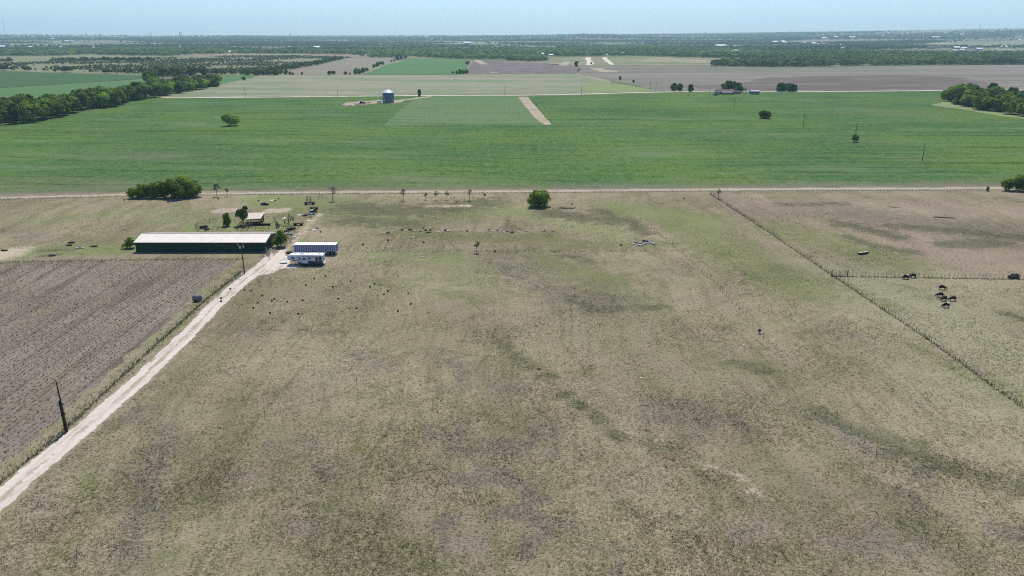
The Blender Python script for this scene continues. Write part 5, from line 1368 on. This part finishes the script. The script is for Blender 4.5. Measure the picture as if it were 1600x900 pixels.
STEEL_FAR = surf('tower_steel', (.28, .28, .30), (.35, .35, .37), .1, .6)
def mast(px, py_base, top_px, label):
    g = G(px, py_base); dep = g.y * math.cos(PITCH) + (CAM_H - g.z) * math.sin(PITCH)
    h = (py_base - top_px) * dep / 1200 * 1.03
    o = thing('radio_mast', label, 'mast', g)
    w = h * .008 + .5; mb = MB()
    for i in range(3):
        t = 2 * math.pi * i / 3; mb.tube((w * math.cos(t), w * math.sin(t), 0), (w * .6 * math.cos(t), w * .6 * math.sin(t), h), .28, n=4)
    n = 24
    for k in range(n):
        for i in range(3):
            t0, t1 = 2 * math.pi * i / 3, 2 * math.pi * (i + 1) / 3
            mb.tube((w * math.cos(t0), w * math.sin(t0), h * k / n), (w * .8 * math.cos(t1), w * .8 * math.sin(t1), h * (k + 1) / n), .12, n=3)
    mb.build('lattice', STEEL_FAR, o)
    gw = MB()
    for i in range(3):
        t = 2 * math.pi * i / 3 + .4
        for z in (.5, .95): gw.tube((0, 0, h * z), (h * .45 * math.cos(t), h * .45 * math.sin(t), 0), .06, n=3)
    gw.build('guy_wire', STEEL_FAR, o)
mast(9.5, 58, 29, 'tall radio mast on the horizon nearest the picture edge by the woodland')
mast(1529.5, 54.5, 38.5, 'tall radio mast on the rising horizon above the settlements')
def water_tower(px, py_base, top_px, label, w_px=3.0):
    g = G(px, py_base); dep = g.y * math.cos(PITCH)
    h = (py_base - top_px) * dep / 1200; w = w_px * dep / 1200
    o = thing('water_tower', label, 'water tower', g)
    MB().lathe([(w * .16, 0), (w * .12, h * .7)], 14).build('stem', STEEL_FAR, o)
    MB().lathe([(w * .12, h * .66), (w * .45, h * .76), (w * .5, h * .86), (w * .35, h * .96), (.05, h)], 18).build('tank', STEEL_FAR, o)
water_tower(911, 57.5, 52, 'water tower on the far green mound', 4.5)
water_tower(1102.5, 55.2, 49.5, 'water tower on the rising horizon above the purple field', 2.6)
water_tower(453.5, 59, 52.5, 'dark tower breaking the flat horizon above the scrub', 2.4)
water_tower(236, 59, 51.5, 'squat tower on the flat horizon beside two chimneys', 2.2)
water_tower(1434, 51.5, 47, 'small tower on the rising horizon', 2.0)
water_tower(1570, 49.5, 43.5, 'tower on the rising horizon past the second mast', 2.2)
for px, lab in ((281.5, 'thin chimney on the flat horizon nearer the squat tower'), (284, 'thin chimney on the flat horizon away from the squat tower')):
    g = G(px, 59); o = thing('chimney_stack', lab, 'chimney', g); h = 8.5 * g.y / 1200
    MB().lathe([(4.5, 0), (3.4, h)], 12).build('shaft', STEEL_FAR, o); MB().lathe([(3.5, h - 3), (4.0, h - 1.5), (3.5, h)], 12).build('rim', STEEL_FAR, o)

# ------------------------------------------------------------------ small things on the pasture
TUB = MB().lathe([(.20, 0), (.30, .02), (.36, .38), (.38, .42), (.34, .43), (.30, .12), (.05, .10)], 14).mesh('tub', DARK)
def tub(px, py, label, group, s=1.0):
    o = obj('black_tub', TUB); o.location = G(px, py); s *= .66; o.scale = (s, s, s); tag(o, label, 'tub', group)
for px, py in ((410, 462.5), (403, 473.5), (425, 470.5), (428.7, 467.5), (449, 472), (473, 470), (422, 489.5), (466, 491), (382, 453.5), (392.5, 455), (396, 482), (491, 436), (508.4, 432), (547.5, 440), (528.5, 467.5), (557, 482.5), (520, 449), (478, 446)):
    tub(px, py, 'small round black tub on the pasture between track end and camper', 'black tubs near the track end', .95)
for px, py in ((578.5, 449), (585.5, 444), (600, 460.5), (638, 459), (642, 475.5), (621.7, 487), (606, 455.5)):
    tub(px, py, 'small round black tub in the looser scatter towards mid pasture', 'black tubs in mid pasture', .95)
for px, py in ((345.7, 466.5), (345.7, 471.5), (360, 452)):
    tub(px, py, 'small round black tub on the verge of the dirt track', 'black tubs beside the dirt track')
for px, py in ((567.5, 383), (501, 363), (404, 314), (430, 314.3), (435.5, 311), (341, 311), (194, 313), (262.5, 316.5), (196, 377.5), (661.8, 379.5), (1069, 310.5), (970.5, 383.5), (773.7, 393.5), (893.7, 320), (507, 380), (713, 316), (606, 376)):
    tub(px, py, 'small dark tub lying alone in the far part of the pasture', 'lone dark tubs far out', 1.25)
t = thing('stake_tub', 'dark tub stuck on a stake by the derelict fence', 'tub', G(1186.5, 521)); MB().tube((0, 0, 0), (0, 0, .5), .04).build('stake', POST_W, t); MB().lathe([(.1, .4), (.30, .45), (.34, .85), (.1, .9)], 12).build('tub_body', DARK, t)
t = thing('metal_scrap', 'black broken metal frame lying in mid pasture grass', 'scrap', G(842.5, 577.5), R(8)); MB().path([(-.5, 0, .25), (-.35, 0, .06), (.3, .05, .08), (.45, .1, .3)], .06, 6).path([(-.3, 0, .07), (-.1, .25, .2), (.25, .1, .1)], .05, 6).build('bar', CHAR, t)
r_ = random.Random(5)
def lumps(name, label, cat, group, spots, mat, smin, smax, flat=.55):
    for i, (px, py) in enumerate(spots):
        s = r_.uniform(smin, smax)
        mb = MB().lump((0, 0, -.05), (s * r_.uniform(.8, 1.5), s * r_.uniform(.6, 1.0), s * flat * r_.uniform(.7, 1.3)), r_.randrange(9999))
        o = mb.build(name, mat); o.location = G(px, py); o.rotation_euler = (0, 0, r_.uniform(-.6, .6)); tag(o, label, cat, group)
c7 = lambda L: [(560 + a / 4, 270 + b / 4 + .6) for a, b in L]
lumps('broken_block', 'white broken block in the long debris line across the far pasture', 'rubble', 'white blocks of the debris line', c7([(160, 378), (180, 372), (225, 365), (285, 362), (330, 365), (352, 364), (375, 366), (482, 362), (500, 367), (530, 366), (560, 364), (615, 362), (645, 362), (700, 363), (765, 368), (800, 364), (830, 362), (880, 362), (910, 366), (950, 372), (1000, 366), (1050, 364), (1090, 366), (1160, 365)]), STONE, .6, 1.15, .35)
lumps('black_scrap', 'black scrap lump in the long debris line across the far pasture', 'scrap', 'black scrap of the debris line', c7([(190, 370), (275, 358), (322, 357), (334, 358), (387, 366), (405, 345), (420, 358), (437, 368), (450, 358), (545, 360), (680, 364), (820, 358), (870, 360), (932, 364), (962, 370), (1045, 357), (1165, 358), (1215, 364)]), CHAR, .5, 1.0, .5)
lumps('debris_weed_clump', 'low dark weed clump in the debris line', 'weeds', 'weed clumps in the debris line', c7([(185, 374), (440, 372), (960, 373)]), WEED, 1.0, 1.5, .4)
lumps('rubble_chunk', 'pale chunk of the white rubble heap near the derelict fence', 'rubble', 'white chunks of the rubble heap', [(990, 382), (992.5, 384), (996, 381), (1000, 384), (1003, 383.3), (1006, 382), (1009, 380.5), (1012, 380), (1015, 379.5), (1018, 380.5), (994, 379.5), (1020, 382), (1001, 380.5), (1049.5, 380)], STONE, .6, 1.25, .5)
lumps('scrap_chunk', 'black chunk lying in the white rubble heap', 'scrap', 'black chunks of the rubble heap', [(998.5, 379.5), (1001.5, 379), (1004, 380), (1006.5, 377), (1016, 378.2), (1010.5, 378.5)], CHAR, .7, 1.4, .5)
for px, py, lab in ((661.5, 401.5, 'white scrap of sheet lying below the lone sapling'), (646, 371.5, 'white stone just below the debris line'), (685, 340.8, 'white stone above the debris line'), (562.5, 531.5, 'white scrap in mid pasture, farther of two'), (560.5, 541.5, 'white scrap in mid pasture, nearer of two'), (1002.5, 590.5, 'pale flat slab alone in mid pasture'), (1205.5, 451, 'white bucket lid by the stave fence'), (1163, 538.5, 'tiny white stone near the dark tub on a stake'), (910.5, 397.5, 'white stone under the sparse post fence'), (146, 674.5, 'white stone at the dirt track edge by the bare pole'), (316, 516.3, 'bleached branch at the dirt track bend'), (279, 522.5, 'white stone on the verge of the dirt track'), (329, 525.5, 'white stone in the grass by the dirt track bend'), (1202, 366.5, 'white patch of rubble under the long stave fence')):
    s = .55 if py > 450 else 1.0
    o = MB().lump((0, 0, -.04), (s * 1.3, s * .7, s * .3), r_.randrange(999)).build('white_scrap', STONE); o.location = G(px, py); tag(o, lab, 'scrap')
o = MB().lump((0, 0, -.3), (6.6, 4.5, 1.0), 3, 14, .12).build('earth_mound', surf('mound_soil', (.16, .15, .075), (.22, .19, .11), .8, .95)); o.location = G(885, 324.5); tag(o, 'low dark earth mound right of the round bush', 'mound')
o = MB().lump((0, 0, -.1), (3.0, 1.6, 1.2), 8, 12, .35).build('brush_pile', CHAR); o.location = G(1584, 434.5); tag(o, 'dark brush pile against the stave fence at the picture edge', 'brush pile')
t = thing('feed_trough', 'dark feed trough lying in the paddock beyond the stave fence', 'trough', G(1348.5, 397), R(22)); MB().box((0, 0, .3), (3.0, .8, .5), taper=1.15).build('trough_body', CHAR, t); MB().box((0, 0, .58), (3.3, .55, .05)).build('board', STONE, t)
t = thing('fallen_pole', 'fallen dark pole lying in the far corner paddock', 'log', G(1475, 340.3), R(-15)); MB().tube((-3.2, 0, .16), (3.2, 0, .12), .15, .12, n=10).build('log_body', POLE_W, t); MB().box((-3.2, 0, .3), (.8, .4, .08)).build('end_plate', STONE, t)
t = thing('fallen_branch', 'thin pale stick lying farther out in the corner paddock', 'log', G(1397, 324), R(-12)); MB().path([(-2.4, 0, .12), (0, .05, .1), (2.2, -.1, .1)], [.10, .09, .05], 6).build('stick', WOOD, t)
for px, py, lab in ((108, 384, 'low dark scrap heap in the grass left of the barn'), (125, 388, 'grey sheet scrap beside the dark heap left of the barn'), (147, 385.5, 'small dark scrap between the heap and the barn bush'), (6, 392, 'dark scrap lump by the bare sandy patch'), (81, 400, 'dark scrap lump on the scorched strip above the ploughed field'), (112, 380, 'burnt branch lying above the dark scrap heap')):
    o = MB().lump((0, 0, -.05), (2.1, .9, .45), r_.randrange(99), 10, .4).build('scrap_heap', CHAR if 'grey' not in lab else GREYSTEEL); o.location = G(px, py); tag(o, lab, 'scrap')
# junk along the muddy lane behind the barn
def junk(px, py, label, kind, rz=0, s=1.0, mat=CHAR):
    t = thing('junk_' + kind, label, 'junk', G(px, py), R(rz)); r = random.Random(px * 7 + py)
    if kind == 'wagon':
        MB().box((0, 0, .7), (2.8 * s, 1.3, .35)).build('bed', mat, t)
        for x in (-.9 * s, .9 * s):
            for y in (-.65, .65): MB().lathe([(.1, -.08), (.36, -.08), (.36, .08), (.1, .08)], 10, (x, y, .36), 'y').build('wheel', DARK, t)
        MB().path([(1.2 * s, 0, .7), (1.5 * s, 0, 1.5)], .06).build('post', mat, t)
    elif kind == 'pile':
        MB().lump((0, 0, -.1), (2.6 * s, 1.5 * s, .8 * s), r.randrange(99), 10, .35).build('heap', mat, t)
        b = MB()
        for i in range(7):
            a = Vector((r.uniform(-1.2, 1.2) * s, r.uniform(-.6, .6) * s, .1)); b.tube(a, a + Vector((r.uniform(-1, 1) * s, r.uniform(-.6, .6) * s, r.uniform(.3, 1.1) * s)), .05, n=5)
        b.build('sticking_bars', RUST, t)
    elif kind == 'sheet':
        s *= .62
        MB().add([(-1 * s, -.5, .1), (1 * s, -.6, .15), (.9 * s, .5, .4), (-.9 * s, .6, .3), (-1 * s, -.5, .04), (1 * s, -.6, .09), (.9 * s, .5, .34), (-.9 * s, .6, .24)], [(0, 1, 2, 3), (7, 6, 5, 4), (0, 4, 5, 1), (1, 5, 6, 2), (2, 6, 7, 3), (3, 7, 4, 0)]).build('panel', mat, t)
        MB().box((0, .1, .1), (1.2 * s, .5, .16)).build('support', CHAR, t)
    elif kind == 'post_stack':
        b = MB()
        for i in range(9):
            x, y = r.uniform(-1.2, 1.2), r.uniform(-.5, .5); b.tube((x, y, 0), (x + r.gauss(0, .25), y + r.gauss(0, .2), r.uniform(1.0, 2.3)), .07, n=5)
        b.build('bundle', mat, t); MB().tube((-1.4, 0, .8), (1.4, 0, .9), .06, n=5).build('rail', mat, t)
for a in ((484, 319.5, 'burnt black wagon below the bundle of old posts', 'wagon', 8, 1.4, CHAR), (483, 314.5, 'bundle of old grey posts behind the burnt black wagon', 'post_stack', 0, 1, WOOD), (413, 320.5, 'black heap nearest the second sandy patch', 'pile', 0, 1.1, CHAR), (425, 314, 'pale broken panel near two dark tubs', 'sheet', 60, 1.2, STONE),
          (491, 327, 'rusty bar frame standing farthest along the muddy lane', 'wagon', -5, 1.0, RUST), (490, 331.5, 'black scrap pile topped with white along the muddy lane', 'pile', 10, 1.0, CHAR), (487, 329.5, 'white panel lying on the black lane pile', 'sheet', 20, .9, WHITE), (487, 334.8, 'blue tarpaulin heap beside the muddy lane', 'pile', 0, .9, TARP), (477, 337.5, 'small black scrap left of the blue tarpaulin', 'pile', 30, .7, CHAR), (468, 336.8, 'grey white sheet left of the small black scrap', 'sheet', 0, 1.1, STONE), (482.5, 345.5, 'white sheet lying at the muddy lane edge', 'sheet', -20, .8, WHITE), (485, 339.3, 'low rusty scrap below the blue tarpaulin', 'sheet', 10, .9, RUST),
          (466.5, 352, 'dark rusty wagon standing in the bare yard', 'wagon', 0, 1.1, RUST), (437, 356, 'dark thicket of old posts behind the barn bush', 'post_stack', 0, 1, CHAR), (449, 348.5, 'loose stack of grey posts in the bare yard', 'post_stack', 30, 1, WOOD), (456, 344, 'leaning grey posts between yard and sandy patch', 'post_stack', -20, 1, WOOD), (444, 341.5, 'white panel lying on the grass by the sandy patch', 'sheet', 0, .8, WHITE), (456, 359, 'dark scrap pile nearest the box trailer lane', 'pile', 20, 1.1, CHAR), (452, 366, 'pale tangled scrap beside the barn bush', 'pile', -10, 1.0, STONE), (448, 362.5, 'dark scrap pile behind the barn bush', 'pile', 40, .8, CHAR), (460.5, 370.5, 'grey sheet at the foot of the muddy lane', 'sheet', 30, .9, GREYSTEEL), (491, 359.8, 'grey and black plank stack right of the muddy lane', 'sheet', 35, 1.3, GREYSTEEL), (494, 357.8, 'black slab leaning on the grey plank stack', 'sheet', 40, .8, CHAR), (452, 396, 'black scrap between the track end and the box trailer', 'pile', 0, .8, CHAR), (507, 381.5, 'black lump just behind the box trailer roof', 'pile', 0, .5, CHAR), (415, 400.5, 'grey stump post at the near corner of the barn', 'post_stack', 0, 1, WOOD), (424.5, 396.5, 'pale stacked poles leaning by the barn end', 'post_stack', 0, 1, STONE)):
    junk(*a)

# ------------------------------------------------------------------ the air
hz = MB().box((0, 0, 128), (27600, 27600, 276)).build('haze', None or BARK)
hz.data.materials.clear()
hm = bpy.data.materials.new('haze_air'); hm.use_nodes = True
ht = hm.node_tree
for nd in list(ht.nodes):
    if nd.type != 'OUTPUT_MATERIAL': ht.nodes.remove(nd)
pv = ht.nodes.new('ShaderNodeVolumePrincipled')
pv.inputs['Density'].default_value = HAZE_DENSITY
pv.inputs['Color'].default_value = HAZE_COLOR + (1,)
pv.inputs['Anisotropy'].default_value = 0.35
ht.links.new(pv.outputs[0], next(n for n in ht.nodes if n.type == 'OUTPUT_MATERIAL').inputs['Volume'])
hz.data.materials.append(hm)
tag(hz, kind='stuff')
